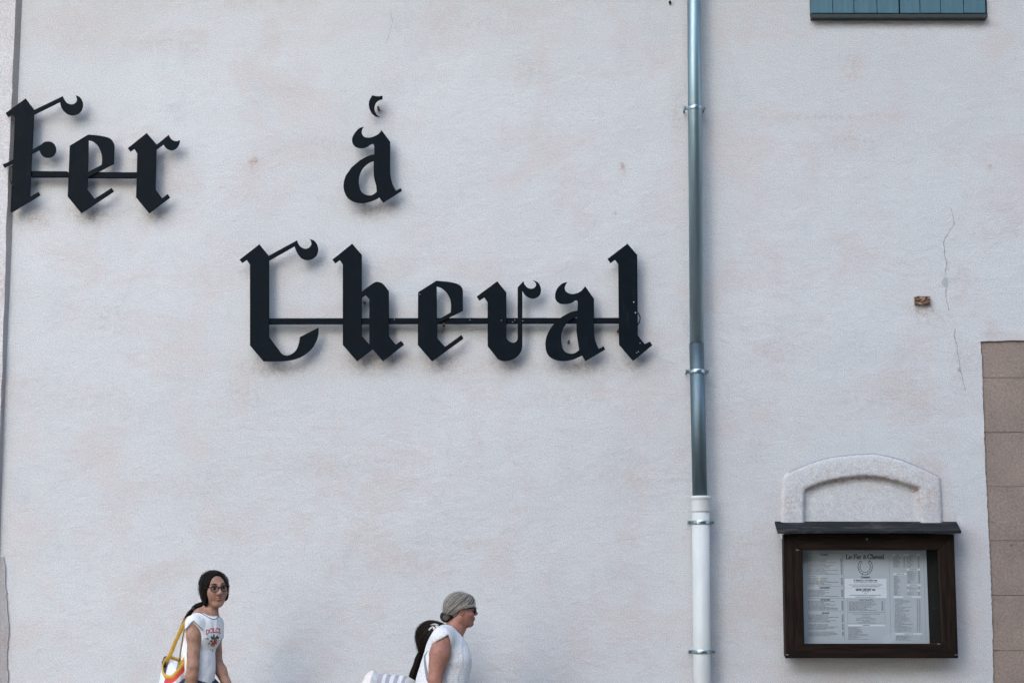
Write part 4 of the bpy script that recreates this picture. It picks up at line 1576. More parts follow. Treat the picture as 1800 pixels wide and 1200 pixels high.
# jeans
J = Vol((hips.x - .36, GY - .24, GZ + .02), (hips.x + .36, GY + .24, hips.z + .10), .012)
J.ell(hips, (.086, .113, .11), Mt, .05)
J.ell(waist + Vector((0, 0, -.05)), (.069, .089, .12), Mt, .05)
J.limb([(hipF, .092), (kneeF, .066), (ankF, .055)], .03)
J.limb([(hipB, .092), (kneeB, .066), (ankB, .055)], .03)
J.D = np.maximum(J.D, J.grid()[2] - (hips.z + .075))
obj('jeans', J.mesh(), M_jean, girl, True)
shoe(girl, ankF, (1, -.1, 0)); shoe(girl, ankB, (1, .1, 0))

# hair: cap parted in the middle, curtains beside the face, low ponytail
H = Vol(np.array(hd_g.o) - np.array((.16, .16, .15)), np.array(hd_g.o) + np.array((.16, .16, .17)), .0045)
hd_g.ell(H, (-.016, 0, .036), (.107, .0900, .093), .01)
hd_g.ell(H, (-.030, 0, -.02), (.078, .086, .085), .03)
for y in (-1, 1):
    hd_g.ell(H, (.008, y * .070, -.018 if y < 0 else -.006), (.045, .020, .085 if y < 0 else .072), .02)
    hd_g.cap(H, (.004, y * .066, -.045), (-.05, y * .03, -.09), .020, .02, .02)
hd_g.ell(H, (.100, 0, -.020), (.088, .0615, .092), .010, True)
hd_g.ell(H, (.090, 0, .040), (.064, .052, .055), .010, True)
hd_g.ell(H, (.02, 0, -.085), (.062, .052, .055), .012, True)
hm = H.mesh()
hb = bvh_of(hm)
M_gh = mat_hair('dark combed hair', (0.0025, 0.002, 0.002), (0.008, 0.0055, 0.0045), 0.4, hd_g.p(-.085, 0, -.12), 11, (0.016, 0.011, 0.0085), hd_g.p(.08, 0, .13))
hair = obj('hair', hm, M_gh, girl, True)
seeds = []
for k in range(40):
    y = rng.choice((-1, 1)) * rng.uniform(.004, .03)
    seeds.append(hd_g.p(rng.uniform(-.05, .085), y, .15))
bm = strands(hb, seeds, hd_g.p(-.07, 0, -.10), 30, .0004, .0008)
o = obj('hair_strand', bm, M_hair_dark2, hair); o['kind'] = 'stuff'
o = obj('loose_hair', flyaways(hb, lambda: hd_g.p(rng.uniform(-.1, .06), rng.uniform(-.1, .1), rng.uniform(0, .15)), hd_g.p(-.07, 0, -.10), 90, .0006, .009), M_hair_dark, hair); o['kind'] = 'stuff'
pt = [hd_g.p(-.070, 0, -.085), G(344, 1066, .045), G(340, 1071, .05), G(334, 1078, .055), G(328, 1090, .055), G(322, 1106, .055)]
bm = bmesh.new()
bm_tube(bm, pt, [.024, .018, .0135, .016, .014, .004], 10)
for k in range(26):
    o3 = Vector((rng.uniform(-.012, .012), rng.uniform(-.012, .012), rng.uniform(-.010, .014)))
    bm_tube(bm, [q + o3 * (.9 + .3 * i) for i, q in enumerate(pt[1:])], [.0012] * 4 + [.0005], 3)
obj('ponytail', bm, M_hair_dark, hair, True)
bm = bmesh.new()
bm_tube(bm, [G(343, 1067, .045), G(340.5, 1070.5, .05)], [.019, .018], 10)
obj('hair_tie', bm, M_pouch, hair, True)
# face details
for y in (-1, 1):
    bm = bmesh.new()
    b2 = bmesh.ops.create_uvsphere(bm, u_segments=14, v_segments=10, radius=.0110 * hd_g.k)
    Ms = hd_g.M.to_4x4()
    for v in b2['verts']: v.co = hd_g.p(.0822, y * .032, .0125) + Ms @ Vector((v.co.x, v.co.y * 1.25, v.co.z * .60))
    e = obj('eye', bm, M_eye, girl, True)
    bm = bmesh.new()
    b2 = bmesh.ops.create_uvsphere(bm, u_segments=12, v_segments=8, radius=.0074 * hd_g.k)
    for v in b2['verts']: v.co = hd_g.p(.0918, y * .0320 + .0005, .0128) + Ms @ Vector((v.co.x * .5, v.co.y, v.co.z))
    obj('iris', bm, M_iris, e, True)
    bm = bmesh.new()
    bm_tube(bm, [hd_g.p(.082, y * .050, .016), hd_g.p(.0925, y * .040, .0212), hd_g.p(.0955, y * .030, .0218), hd_g.p(.0925, y * .019, .016)], [.0008, .0019, .0019, .0008], 6)
    obj('upper_lid', bm, M_brow, girl, True)
    bm = bmesh.new()
    bm_tube(bm, [hd_g.p(.080, y * .054, .036), hd_g.p(.0895, y * .040, .0425), hd_g.p(.094, y * .026, .041), hd_g.p(.095, y * .013, .036)], [.0012, .0026, .0032, .0022], 6)
    obj('eyebrow', bm, M_brow, girl, True)
    # nostril shade comes from real holes
bm = bmesh.new()
for z0, rr in ((-.0495, .0052), (-.0620, .0062)):
    bm_tube(bm, [hd_g.p(.083, -.024, -.0555), hd_g.p(.0925, -.012, z0), hd_g.p(.0955, 0, z0 - .0005), hd_g.p(.0925, .012, z0), hd_g.p(.083, .024, -.0555)],
            [.0012, rr * .72, rr * .8, rr * .72, .0012], 8)
obj('lips', bm, M_lip_g, girl, True)
# glasses
gl = bmesh.new()
lens_c = []
for y in (-1, 1):
    ring = []
    for k in range(28):
        a = 2 * math.pi * k / 28
        yy, zz = .0245 * math.cos(a), .0195 * math.sin(a)
        zz += .002 * (1 if zz > 0 else -1) * abs(math.cos(a))
        ring.append(hd_g.p(.108 - abs(y * .033 + yy) * .16 - .001, y * .0335 + yy, .010 + zz))
    bm_tube(gl, ring, .0024, 6, True)
    bm_tube(gl, [hd_g.p(.0985, y * .056, .020), hd_g.p(.092, y * .074, .021), hd_g.p(.06, y * .083, .019), hd_g.p(.0, y * .086, .015)], [.0026, .0026, .002, .0018], 6)
bm_tube(gl, [hd_g.p(.1055, -.0100, .014), hd_g.p(.109, 0, .017), hd_g.p(.1055, .0100, .014)], .0022, 6)
gs = obj('glasses', gl, M_frame, None, True)
tag(gs, 'thin dark framed eyeglasses worn by the long haired girl', 'glasses')
for y in (-1, 1):
    bm = bmesh.new()
    ring = [hd_g.p(.1065 - abs(y * .033 + .0235 * math.cos(2 * math.pi * k / 24)) * .16, y * .0335 + .0235 * math.cos(2 * math.pi * k / 24), .010 + .0185 * math.sin(2 * math.pi * k / 24)) for k in range(24)]
    bm.faces.new([bm.verts.new(q) for q in ring])
    obj('lens', bm, M_clear, gs)
bm = bmesh.new()
b2 = bmesh.ops.create_icosphere(bm, subdivisions=1, radius=.0035)
for v in b2['verts']: v.co += hd_g.p(.0, -.088, -.034)
obj('earring', bm, M_clamp, girl)

# ------------------------------------------------------------------ tote bag on the girl's shoulder
bag = empty('tote_bag', G(310, 1260, .02))
tag(bag, 'red and white tote bag with wide yellow straps hanging behind the girl', 'bag')
rim_px = [(297, 1153, .04), (290, 1160, .01), (286, 1170, -.02), (286, 1181, -.05), (291, 1189.5, -.07), (302, 1189.5, -.08), (311, 1181, -.085), (319, 1170, -.075),
          (327, 1160, -.05), (340, 1158, -.02), (346, 1166, .03), (340, 1166, .07), (325, 1163, .08), (308, 1158, .07)]
rim = [G(u, v, d) for u, v, d in rim_px]
rimc = sum(rim, Vector()) / len(rim)
bm = bmesh.new()
bm_tube(bm, rim, .0042, 8, True, (Vector((0, 0, 1)), 2.8))
obj('rim', bm, M_yellow, bag, True)
n = len(rim)
lev = [(0.0, 1.0, 0), (.05, 1.10, 0), (.14, 1.18, 0), (.24, 1.20, 0), (.32, 1.05, 0)]
zb = rimc.z
rings = []
for dz, s_, _ in lev:
    ring = []
    for q in rim:
        t = dz / .32
        zq = q.z * (1 - t) + (zb - .32) * t
        c = rimc + Vector((-.025 * t, 0, 0))
        ring.append(Vector((c.x + (q.x - rimc.x) * s_, c.y + (q.y - rimc.y) * s_, zq)))
    rings.append(ring)
colset = {}
for k in range(n):
    for r_ in range(len(lev) - 1):
        m = 'w'
        if k in (4, 5, 6, 7): m = 'r' if (r_ == 0 or r_ == 2) else 'w'
        if k in (8, 9, 10): m = 'r' if r_ in (0, 1) else 'w'
        if k in (2, 3): m = 'w'
        colset.setdefault((m, k // 2, r_), []).append((k, r_))
for (m, _, _), cells in colset.items():
    bm = bmesh.new()
    for k, r_ in cells:
        j = (k + 1) % n
        bm.faces.new([bm.verts.new(q) for q in (rings[r_][k], rings[r_ + 1][k], rings[r_ + 1][j], rings[r_][j])])
    bmesh.ops.remove_doubles(bm, verts=bm.verts[:], dist=1e-5)
    obj('panel', bm, M_red if m == 'r' else M_whitecv, bag)
bm = bmesh.new()
bm.faces.new([bm.verts.new(q) for q in rings[-1]])
obj('base', bm, M_whitecv, bag)
# pale inner lining showing in the mouth
bm = bmesh.new()
bm.faces.new([bm.verts.new(G(u, v, d)) for u, v, d in ((299, 1157, .035), (313, 1162, .03), (309, 1178, -.05), (302, 1186, -.065), (290, 1186, -.055))])
bmesh.ops.triangulate(bm, faces=bm.faces[:])
obj('lining', bm, M_whitecv, bag)


def strap(name, pts, r, mat, parent, ax=Vector((.35, -.9, 0)), ratio=.22):
    bm = bmesh.new()
    bm_tube(bm, pts, r, 10, False, (ax, ratio))
    return obj(name, bm, mat, parent, True)


strap('strap', [G(293, 1163, -.005), G(300, 1148, .0), G(309, 1126, -.01), G(318, 1107, -.03), G(324.5, 1095, -.045), G(331, 1086, -.055), G(338, 1083, -.06), G(345, 1086, -.055)], .012, M_yellow, bag)
strap('strap', [G(315.5, 1162, .0), G(317, 1146, -.01), G(321, 1122, -.025), G(325.5, 1098, -.06)], .0045, simple('ochre strap edge', (0.26, 0.15, 0.03), .8), bag)
strap('strap', [G(316, 1168, -.04), G(322, 1162, -.05), G(329, 1152, -.055), G(336, 1142, -.05)], .012, M_yellow, bag)
strap('strap', [G(344, 1160, -.055), G(345, 1172, -.06), G(345, 1184, -.05)], .007, M_yellow, bag)
bm = bmesh.new()
bm_tube(bm, [G(292.5, 1153.5, .03), G(290.5, 1157, .025), G(288, 1163, .02), G(288, 1172, .02)], [.008, .0125, .0125, .012], 12)
po_ = obj('bottle', bm, M_pouch, None, True)
tag(po_, 'black bottle top poking out of the red and white tote bag', 'bottle')

# ------------------------------------------------------------------ the grey-haired woman
WY = -0.90
def P(u, v, dy=0.0): return W(u, v, WY + dy)


wom = empty('person', (P(785, 1200).x, WY, GZ))
tag(wom, 'grey haired woman in sunglasses and white sleeveless dotted blouse, walking in profile', 'person')
wy = R(14)
wf_ = Vector((math.cos(wy), math.sin(wy), 0)); wl = Vector((-wf_.y, wf_.x, 0))
hd_w = Head(P(810.5, 1074), R(6), R(2), R(0), .815)
chest, belly, hips = P(786, 1152), P(779, 1198), P(777, 1250)
Mt = np.array(Matrix.Rotation(wy, 3, 'Z') @ Matrix.Rotation(R(10), 3, 'Y'))
shR, shL = P(778, 1126, -.165), P(796, 1122, .16)
elR, wrR = P(764, 1194, -.20), P(782, 1262, -.22)
elL, wrL = P(790, 1200, .20), P(815, 1262, .16)
kneeF, ankF = Vector((hips.x + .17, WY - .06, .50)), Vector((hips.x + .26, WY - .06, .20))
kneeB, ankB = Vector((hips.x + .0, WY + .08, .50)), Vector((hips.x - .24, WY + .09, .24))
hipF, hipB = hips - wl * .09 + Vector((0, 0, -.05)), hips + wl * .09 + Vector((0, 0, -.05))
V = Vol((hips.x - .40, WY - .42, GZ - .02), (hips.x + .46, WY + .40, hd_w.o.z + .15), .011, [(np.array(hd_w.o), (.13, .10, .15), .0042)])


def torso_w(V, e=0.0):
    V.ell(chest, (.110 + e, .150 + e, .150 + e), Mt, .05)
    V.ell(P(776, 1144), (.065 + e, .13 + e, .10 + e), Mt, .05)
    V.cap(P(778, 1119, -.13), P(790, 1116, .13), .045 + e, .045 + e, .06)
    V.ell(belly, (.132 + e, .155 + e, .16 + e), Mt, .06)
    V.ell(hips, (.13 + e, .17 + e, .12 + e), Mt, .06)
    for s_ in (-1, 1):
        V.ell(P(802, 1160) + wl * (.065 * s_), (.058 + e, .060 + e, .058 + e), Mt, .05)


torso_w(V)
V.limb([(hd_w.p(-.018, 0, -.05), .052), (P(799, 1106), .049), (P(788, 1122), .065)], .03)
hd_w.cap(V, (.015, 0, -.07), (-.008, 0, -.11), .030, .04, .03)
V.limb([(shR, .055), (shR.lerp(elR, .35), .057), (shR.lerp(elR, .65), .046), (elR.lerp(shR, .12), .035), (elR, .035), (elR.lerp(wrR, .3), .037), (wrR, .025)], .025)
V.limb([(shL, .056), (shL.lerp(elL, .5), .052), (elL, .038), (wrL, .025)], .025)
V.limb([(hipF, .10), (kneeF, .062), (kneeF.lerp(ankF, .3), .058), (ankF, .038)], .03)
V.limb([(hipB, .10), (kneeB, .062), (kneeB.lerp(ankB, .3), .058), (ankB, .038)], .03)
hand(V, wrR, wrR - elR, wf_, 1)
hand(V, wrL, wrL - elL, wf_, 1)
hd_w.skull(V)
obj('body', V.mesh(), M_skin_w, wom, True)

B = Vol((hips.x - .26, WY - .30, hips.z + .0), (hips.x + .30, WY + .30, P(785, 1085).z), .0075)
torso_w(B, .012)
B.ell(P(763, 1176, -.02), (.066, .13, .09), Mt, .04)
B.ell(P(757, 1206, -.02), (.078, .14, .10), Mt, .05)
B.ell(P(800, 1184, -.0), (.065, .11, .10), Mt, .05)
X, Yw, Z = B.grid()
A = B.copy()
A.limb([(P(784, 1117, -.08), .057), (P(777, 1122, -.165), .066)], .02)
# sleeve cap ends along a line that falls towards her back
pkx, pkz = P(789, 1114.5, -.2).x, P(789, 1114.5, -.2).z
line = pkz - np.maximum(0, (pkx - X)) * .60 - np.maximum(0, X - pkx) * 6
A.D = np.maximum(A.D, line - Z)
h_ = np.maximum(.02 - np.abs(B.D - A.D), 0) / .02
B.D = np.minimum(B.D, A.D) - h_ * h_ * .005
nk = P(800, 1109)
nn = Vector((.80 * math.cos(wy), .8 * math.sin(wy), .78)).normalized()
B.D = np.maximum(B.D, (X - nk.x) * nn.x + (Yw - nk.y) * nn.y + (Z - nk.z) * nn.z - .0)
B.D = np.maximum(B.D, (hips.z + .03) - Z)
blm = B.mesh()
blouse = obj('blouse', blm, M_blouse, wom, True)
J = Vol((hips.x - .40, WY - .30, GZ + .03), (hips.x + .44, WY + .30, hips.z + .12), .013)
J.ell(hips, (.136, .176, .13), Mt, .05)
J.limb([(hipF, .112), (kneeF, .08), (ankF, .07)], .03)
J.limb([(hipB, .112), (kneeB, .08), (ankB, .07)], .03)
J.D = np.maximum(J.D, J.grid()[2] - (hips.z + .09))
obj('trousers', J.mesh(), M_trouser, wom, True)
shoe(wom, ankF, (1, 0, 0)); shoe(wom, ankB, (1, .1, 0))
# hair swept back into a dark bun
H = Vol(np.array(hd_w.o) - np.array((.17, .13, .14)), np.array(hd_w.o) + np.array((.14, .13, .16)), .0045)
hd_w.ell(H, (-.016, 0, .046), (.108, .0845, .094), .01)
hd_w.ell(H, (.046, 0, .068), (.052, .062, .046), .03)
hd_w.ell(H, (.064, 0, .050), (.034, .056, .040), .03)
hd_w.ell(H, (-.060, 0, .012), (.066, .078, .070), .03)
hd_w.ell(H, (.092, 0, -.052), (.080, .12, .086), .02, True)
for y in (-1, 1):
    hd_w.ell(H, (.020, y * .09, -.030), (.044, .05, .053), .025, True)
hd_w.ell(H, (-.02, 0, -.098), (.11, .14, .068), .015, True)
hm = H.mesh(); hb = bvh_of(hm)
bun_t = hd_w.p(-.112, 0, -.025)
M_streak = mat_hair('grey blonde streaked hair', (0.052, 0.051, 0.052), (0.18, 0.162, 0.138), 0.45, hd_w.p(-.12, 0, -.035), 13, (0.47, 0.42, 0.345), hd_w.p(.075, 0, .125))
hair = obj('hair', hm, M_streak, wom, True)
def wseeds(n):
    out = []
    for k in range(n):
        a = rng.uniform(-1.25, 1.25)
        out.append(hd_w.p(rng.uniform(-.02, .10), .10 * math.sin(a), .05 + .10 * math.cos(a)))
    for k in range(n // 2):
        out.append(hd_w.p(rng.uniform(.02, .09), -.09, rng.uniform(.02, .08)))
    return out


o = obj('hair_strand', strands(hb, wseeds(10), bun_t, 34, .0000, .0006), M_hair_light, hair); o['kind'] = 'stuff'
bm = bmesh.new()
for _ in range(20):                     # wisps combed back from the temple and forehead
    t_ = rng.random()
    a = hd_w.p(.088 - .040 * t_ + rng.uniform(-.004, .004), -.040 - .036 * t_, .056 - .030 * t_ + rng.uniform(-.006, .012))
    b = hd_w.p(.045 - .05 * t_, -.074 - .010 * t_, .058 - .028 * t_ + rng.uniform(-.006, .010))
    c = hd_w.p(-.02 - .03 * t_, -.086, .040 - .030 * t_ + rng.uniform(-.008, .008))
    bm_tube(bm, [a, a.lerp(b, .5) + Vector((0, -.004, .002)), b + Vector((0, -.002, 0)), c], [.0004, .0011, .0011, .0004], 4)
for _ in range(30):                     # forelock swept from the brow over the temple, and short hair before the ear
    j = lambda q: q + Vector((rng.uniform(-.004, .004), rng.uniform(-.003, .002), rng.uniform(-.005, .005)))
    a, b = j(hd_w.p(.088, -.022, .088)), j(hd_w.p(.098, -.044, .056))
    c, d = j(hd_w.p(.074, -.070, .036)), j(hd_w.p(.030, -.084, .030))
    bm_tube(bm, [a, a.lerp(b, .5) + hd_w.M @ Vector((.006, -.004, .002)), b, b.lerp(c, .5) + hd_w.M @ Vector((.002, -.004, 0)), c, d], [.0004, .0010, .0012, .0012, .0010, .0004], 4)
for _ in range(16):
    a = hd_w.p(.022 + rng.uniform(-.012, .012), -.079, .030 + rng.uniform(-.004, .004))
    b = a + hd_w.M @ Vector((rng.uniform(-.012, .0), -.0015, -rng.uniform(.010, .028)))
    bm_tube(bm, [a, a.lerp(b, .5) + hd_w.M @ Vector((.002, -.003, 0)), b], [.0009, .0008, .0003], 3)
o = obj('wisp', bm, M_hair_light, hair); o['kind'] = 'stuff'
o = obj('loose_hair', flyaways(hb, lambda: hd_w.p(rng.uniform(-.1, .08), rng.uniform(-.09, .05), rng.uniform(.03, .15)), bun_t, 70, .0006, .008), M_hair_light, hair); o['kind'] = 'stuff'
U = Vol(np.array(P(785, 1086)) - .12, np.array(P(785, 1086)) + .12, .005)
U.ell(P(783.5, 1084.5), (.030, .036, .030), None, .012)
U.ell(P(790, 1078.5), (.030, .042, .018), None, .02)
U.ell(P(778.5, 1082), (.016, .026, .022), None, .01)
U.cap(P(795, 1079, -.045), P(786, 1084, -.03), .012, .016, .02)
U.cap(P(804, 1076.5, -.058), P(792, 1080.5, -.048), .0065, .012, .01)
U.cap(P(800, 1082, -.046), P(791, 1085, -.036), .004, .010, .01)
um = U.mesh(); ub = bvh_of(um)
bun = obj('bun', um, M_hair_bun, hair, True)
bm = strands(ub, [P(783 + rng.uniform(-8, 8), 1084 + rng.uniform(-8, 8), -.06) for k in range(60)], P(783, 1085, -.03), 14, .001, .0013, .006, .006)
o = obj('bun_strand', bm, M_hair_grey, bun); o['kind'] = 'stuff'
bm = bmesh.new()
for z0, rr in ((-.0495, .0042), (-.0620, .0050)):
    bm_tube(bm, [hd_w.p(.083, -.022, -.0555), hd_w.p(.0925, -.012, z0), hd_w.p(.0950, 0, z0), hd_w.p(.0925, .012, z0), hd_w.p(.083, .022, -.0555)],
            [.001, rr * .7, rr * .8, rr * .7, .001], 8)
obj('lips', bm, M_lip_w, wom, True)
for y in (-1, 1):
    bm = bmesh.new()
    b2 = bmesh.ops.create_uvsphere(bm, u_segments=10, v_segments=8, radius=.0105)
    for v in b2['verts']: v.co = hd_w.p(.080, y * .032, .0085) + v.co
    obj('eye', bm, M_eye, wom, True)
bm = bmesh.new()
for y in (-1, 1):
    ring = [hd_w.p(.108 - abs(.034 + .026 * math.cos(2 * math.pi * k / 20)) * .22, y * (.034 + .026 * math.cos(2 * math.pi * k / 20)), .006 + .023 * math.sin(2 * math.pi * k / 20)) for k in range(20)]
    bm_tube(bm, ring, .0032, 6, True)
    bm_tube(bm, [hd_w.p(.100, y * .058, .020), hd_w.p(.090, y * .075, .021), hd_w.p(.05, y * .083, .018), hd_w.p(-.005, y * .088, .014), hd_w.p(-.03, y * .086, .0)], [.0055, .005, .0035, .003, .002], 6)
bm_tube(bm, [hd_w.p(.1055, -.010, .014), hd_w.p(.110, 0, .016), hd_w.p(.1055, .010, .014)], .003, 6)
sg = obj('sunglasses', bm, M_frame2, None, True)
tag(sg, 'dark sunglasses with thick temples worn by the grey haired woman', 'sunglasses')
for y in (-1, 1):
    bm = bmesh.new()
    bm.faces.new([bm.verts.new(hd_w.p(.107 - abs(.034 + .025 * math.cos(2 * math.pi * k / 20)) * .22, y * (.034 + .025 * math.cos(2 * math.pi * k / 20)), .006 + .022 * math.sin(2 * math.pi * k / 20))) for k in range(20)])
    obj('lens', bm, M_lens, sg)

# ------------------------------------------------------------------ shoulder bag strap on the woman's back
sb = empty('shoulder_bag', P(752, 1330, -.30))
tag(sb, 'straw shoulder bag on a grey strap crossing the back of the white blouse', 'bag')
bb = bvh_of(blm)
path = []
for u, v in ((746, 1147), (741.5, 1156), (742.5, 1168), (745, 1182), (748, 1196), (756, 1212), (757, 1230)):
    h = bb.ray_cast(P(u, v, -.5), Vector((0, 1, 0)), 1.0)
    path.append((h[0] if h[0] is not None and h[0].y < WY + .1 else P(u, v, -.12)) + Vector((0, -.004, 0)))
path += [P(756, 1260, -.24), P(755, 1290, -.26)]
bm = bmesh.new()
bm_tube(bm, path, [.002, .008, .010, .0115, .012, .012, .012, .012, .012], 8, False, (Vector((0, 1, 0)), .2))
obj('strap', bm, M_strap, sb, True)
V = Vol(np.array(P(755, 1325, -.30)) - .22, np.array(P(755, 1325, -.30)) + .22, .014)
V.ell(P(755, 1325, -.30), (.15, .055, .13), None, .02)
V.D = np.maximum(V.D, V.grid()[2] - P(755, 1293, -.3).z)
obj('bag_body', V.mesh(), M_straw, sb, True)

# ------------------------------------------------------------------ the child beyond the woman
CY = -0.42
def Q(u, v, dy=0.0): return W(u, v, CY + dy)


kid = empty('person', (Q(760, 1200).x, CY, GZ))
tag(kid, 'child with a long dark ponytail and pale bow, mostly hidden behind the woman', 'person')
hd_c = Head(Q(762, 1120), R(25), R(-16), 0, .80)
chest, hips = Q(760, 1190), Q(757, 1268)
sR, sL = Q(757, 1172, -.10), Q(763, 1172, .10)
V = Vol((hips.x - .34, CY - .22, GZ - .02), (hips.x + .34, CY + .22, hd_c.o.z + .14), .011, [(np.array(hd_c.o), (.11, .11, .14), .005)])
V.ell(chest, (.075, .095, .13), None, .04).cap(sR, sL, .034, .034, .04).ell(hips, (.09, .105, .11), None, .05).ell(Q(758, 1230), (.078, .09, .12), None, .05)
V.limb([(hd_c.p(-.022, 0, -.05), .04), (Q(758, 1152), .04), (Q(759, 1170), .05)], .03)
eR, wR = Q(742, 1238, -.12), Q(714, 1226, -.14)
V.limb([(sR, .034), (eR, .028), (wR, .02)], .02)
hand(V, wR, Vector((-1, -.1, .0)), Vector((0, -.3, 1)), 1)
eL, wL = Q(772, 1238, .12), Q(790, 1285, .08)
V.limb([(sL, .034), (eL, .028), (wL, .02)], .02)
hand(V, wL, wL - eL, (1, 0, 0), 1)
for s_, dx in ((-1, .16), (1, -.16)):
    hp = hips + Vector((0, .055 * s_, -.05))
    V.limb([(hp, .07), (Vector((hp.x + dx * .6, hp.y, .42)), .046), (Vector((hp.x + dx, hp.y, .20)), .03)], .03)
hd_c.skull(V)
obj('body', V.mesh(), M_skin_c, kid, True)
T = Vol((hips.x - .2, CY - .22, hips.z - .12), (hips.x + .2, CY + .22, Q(760, 1150).z), .01)
T.ell(chest, (.085, .105, .14), None, .04).cap(sR, sL, .044, .044, .04).ell(hips, (.105, .118, .12), None, .05).ell(Q(758, 1230), (.09, .10, .13), None, .05)
T.D = np.maximum(T.D, T.grid()[2] - Q(760, 1163).z)
T.D = np.maximum(T.D, hips.z - .08 - T.grid()[2])
obj('top', T.mesh(), M_ctop, kid, True)
J = Vol((hips.x - .26, CY - .22, .45), (hips.x + .26, CY + .22, hips.z + .05), .012)
J.ell(hips, (.10, .112, .115), None, .05)
for s_, dx in ((-1, .16), (1, -.16)):
    hp = hips + Vector((0, .055 * s_, -.05))
    J.limb([(hp, .082), (Vector((hp.x + dx * .5, hp.y, .50)), .066)], .03)
J.D = np.maximum(J.D, J.grid()[2] - (hips.z - .02))
obj('shorts', J.mesh(), M_jean, kid, True)
for s_, dx in ((-1, .16), (1, -.16)):
    shoe(kid, (hips.x + dx, hips.y + .055 * s_, .2), (1, 0, 0))
H = Vol(np.array(Q(755, 1120)) - np.array((.16, .14, .16)), np.array(Q(755, 1120)) + np.array((.17, .14, .14)), .005)
H.ell(Q(756, 1117), (.086, .088, .094), None, .01)
H.ell(Q(770, 1112), (.085, .078, .062), None, .03)
H.ell(Q(748, 1128), (.052, .065, .062), None, .03)
H.cap(Q(746, 1133), Q(741, 1143), .032, .016, .03)
hd_c.ell(H, (.135, 0, -.07), (.075, .07, .075), .014, True)
hm = H.mesh(); hb = bvh_of(hm)
M_kh = mat_hair('dark combed ponytail hair', (0.0035, 0.0028, 0.0026), (0.014, 0.0095, 0.0075), 0.4, Q(740, 1147), 10, (0.042, 0.028, 0.020), Q(785, 1095))
hair = obj('hair', hm, M_kh, kid, True)
bm = strands(hb, [Q(rng.uniform(735, 785), rng.uniform(1085, 1112), rng.uniform(-.12, .06)) for k in range(40)], Q(740.5, 1144), 30, .0004, .0009)
o = obj('hair_strand', bm, M_hair_dark2, hair); o['kind'] = 'stuff'
o = obj('loose_hair', flyaways(hb, lambda: Q(rng.uniform(728, 780), rng.uniform(1082, 1135), rng.uniform(-.1, .1)), Q(740.5, 1144), 110, .0006, .010), M_hair_dark, hair); o['kind'] = 'stuff'
bm = bmesh.new()
pt = [Q(740.5, 1143), Q(739, 1148), Q(736.5, 1158), Q(732, 1170), Q(728.5, 1182), Q(724, 1195), Q(718, 1212), Q(712, 1236)]
bm_tube(bm, pt, [.013, .019, .027, .023, .029, .026, .030, .006], 14, False, (Vector((0, 1, 0)), .8))
for k in range(90):
    a, rr = rng.uniform(0, 6.28), rng.uniform(.012, .031)
    ph, am = rng.uniform(0, 6), rng.uniform(.002, .007)
    bm_tube(bm, [q + Vector((math.cos(a) * rr * (.45 + .1 * i) + am * math.sin(ph + i * 1.4), math.sin(a) * rr * .6, am * math.cos(ph + i))) for i, q in enumerate(pt)],
            [.0013] * 7 + [.0004], 3)
obj('ponytail', bm, M_hair_dark, hair, True)
bm = bmesh.new()
bm_tube(bm, [Q(741, 1141.5), Q(740, 1146)], [.0175, .0175], 12)
obj('hair_tie', bm, M_pouch, hair, True)
# cream bow on the side of the head
bw = bmesh.new()
def bowbit(px, dy, r):
    pts = [hb.ray_cast(Q(u, v, -.4), Vector((0, 1, 0)), 1.0)[0] for u, v in px]
    pts = [(q if q is not None else Q(u, v, -.09)) + Vector((0, dy, 0)) for q, (u, v) in zip(pts, px)]
    bm_tube(bw, pts, r, 8, False, (Vector((0, 1, 0)), .35))


bowbit([(758, 1101.5), (755, 1103.5), (752, 1106), (750, 1108.5)], -.004, [.005, .0055, .0055, .004])
bowbit([(753, 1099), (757, 1098), (762, 1098.2), (767, 1099.5)], -.005, [.003, .005, .006, .005])
bowbit([(758, 1103), (760, 1106), (761.5, 1110)], -.004, [.006, .009, .006])
bowbit([(762, 1101), (766, 1103), (768, 1107)], -.006, [.006, .009, .007])
bo = obj('hair_bow', bw, M_bow, None, True)
tag(bo, 'cream ribbon bow in the dark hair just behind the white blouse', 'hair bow')

# ------------------------------------------------------------------ rolled towel held by the child
tw = empty('towel', Q(690, 1215, -.10))
tag(tw, 'rolled white beach towel with mauve grey stripes held behind the ponytail', 'towel')
TY = -.12
prof = [(656.5, 1176.5), (661, 1179.5), (667, 1183.5), (675.2, 1183.5), (680.8, 1184.5), (688, 1185.5), (695, 1186.2), (702, 1187), (709, 1187.5), (715, 1189), (724, 1194)]
seg = 22
rr0 = [.105, .098, .085, .085, .083, .080, .078, .076, .075, .070, .05]
ringsT = []
for i, ((u, v), r_) in enumerate(zip(prof, rr0)):
    c = Q(u + 8, v, TY + .06) + Vector((0, 0, -r_))
    ring = []
    for k in range(seg):
        a = 2 * math.pi * k / seg
        w_ = 1 + .035 * math.sin(3 * a + i * .4)
        ring.append(Vector((c.x + .02 * math.cos(a) - .02, c.y + r_ * .95 * math.cos(a) * w_, c.z + r_ * math.sin(a) * w_)))
    ringsT.append(ring)
for i in range(len(prof) - 1):
    bm = bmesh.new()
    A = [bm.verts.new(q) for q in ringsT[i]]; Bv = [bm.verts.new(q) for q in ringsT[i + 1]]
    for k in range(seg): bm.faces.new((A[k], A[(k + 1) % seg], Bv[(k + 1) % seg], Bv[k]))
    if i == len(prof) - 2: bm.faces.new(Bv)
    obj('stripe', bm, M_tow_g if i in (2, 4, 6, 8) else M_tow_w, tw, True)
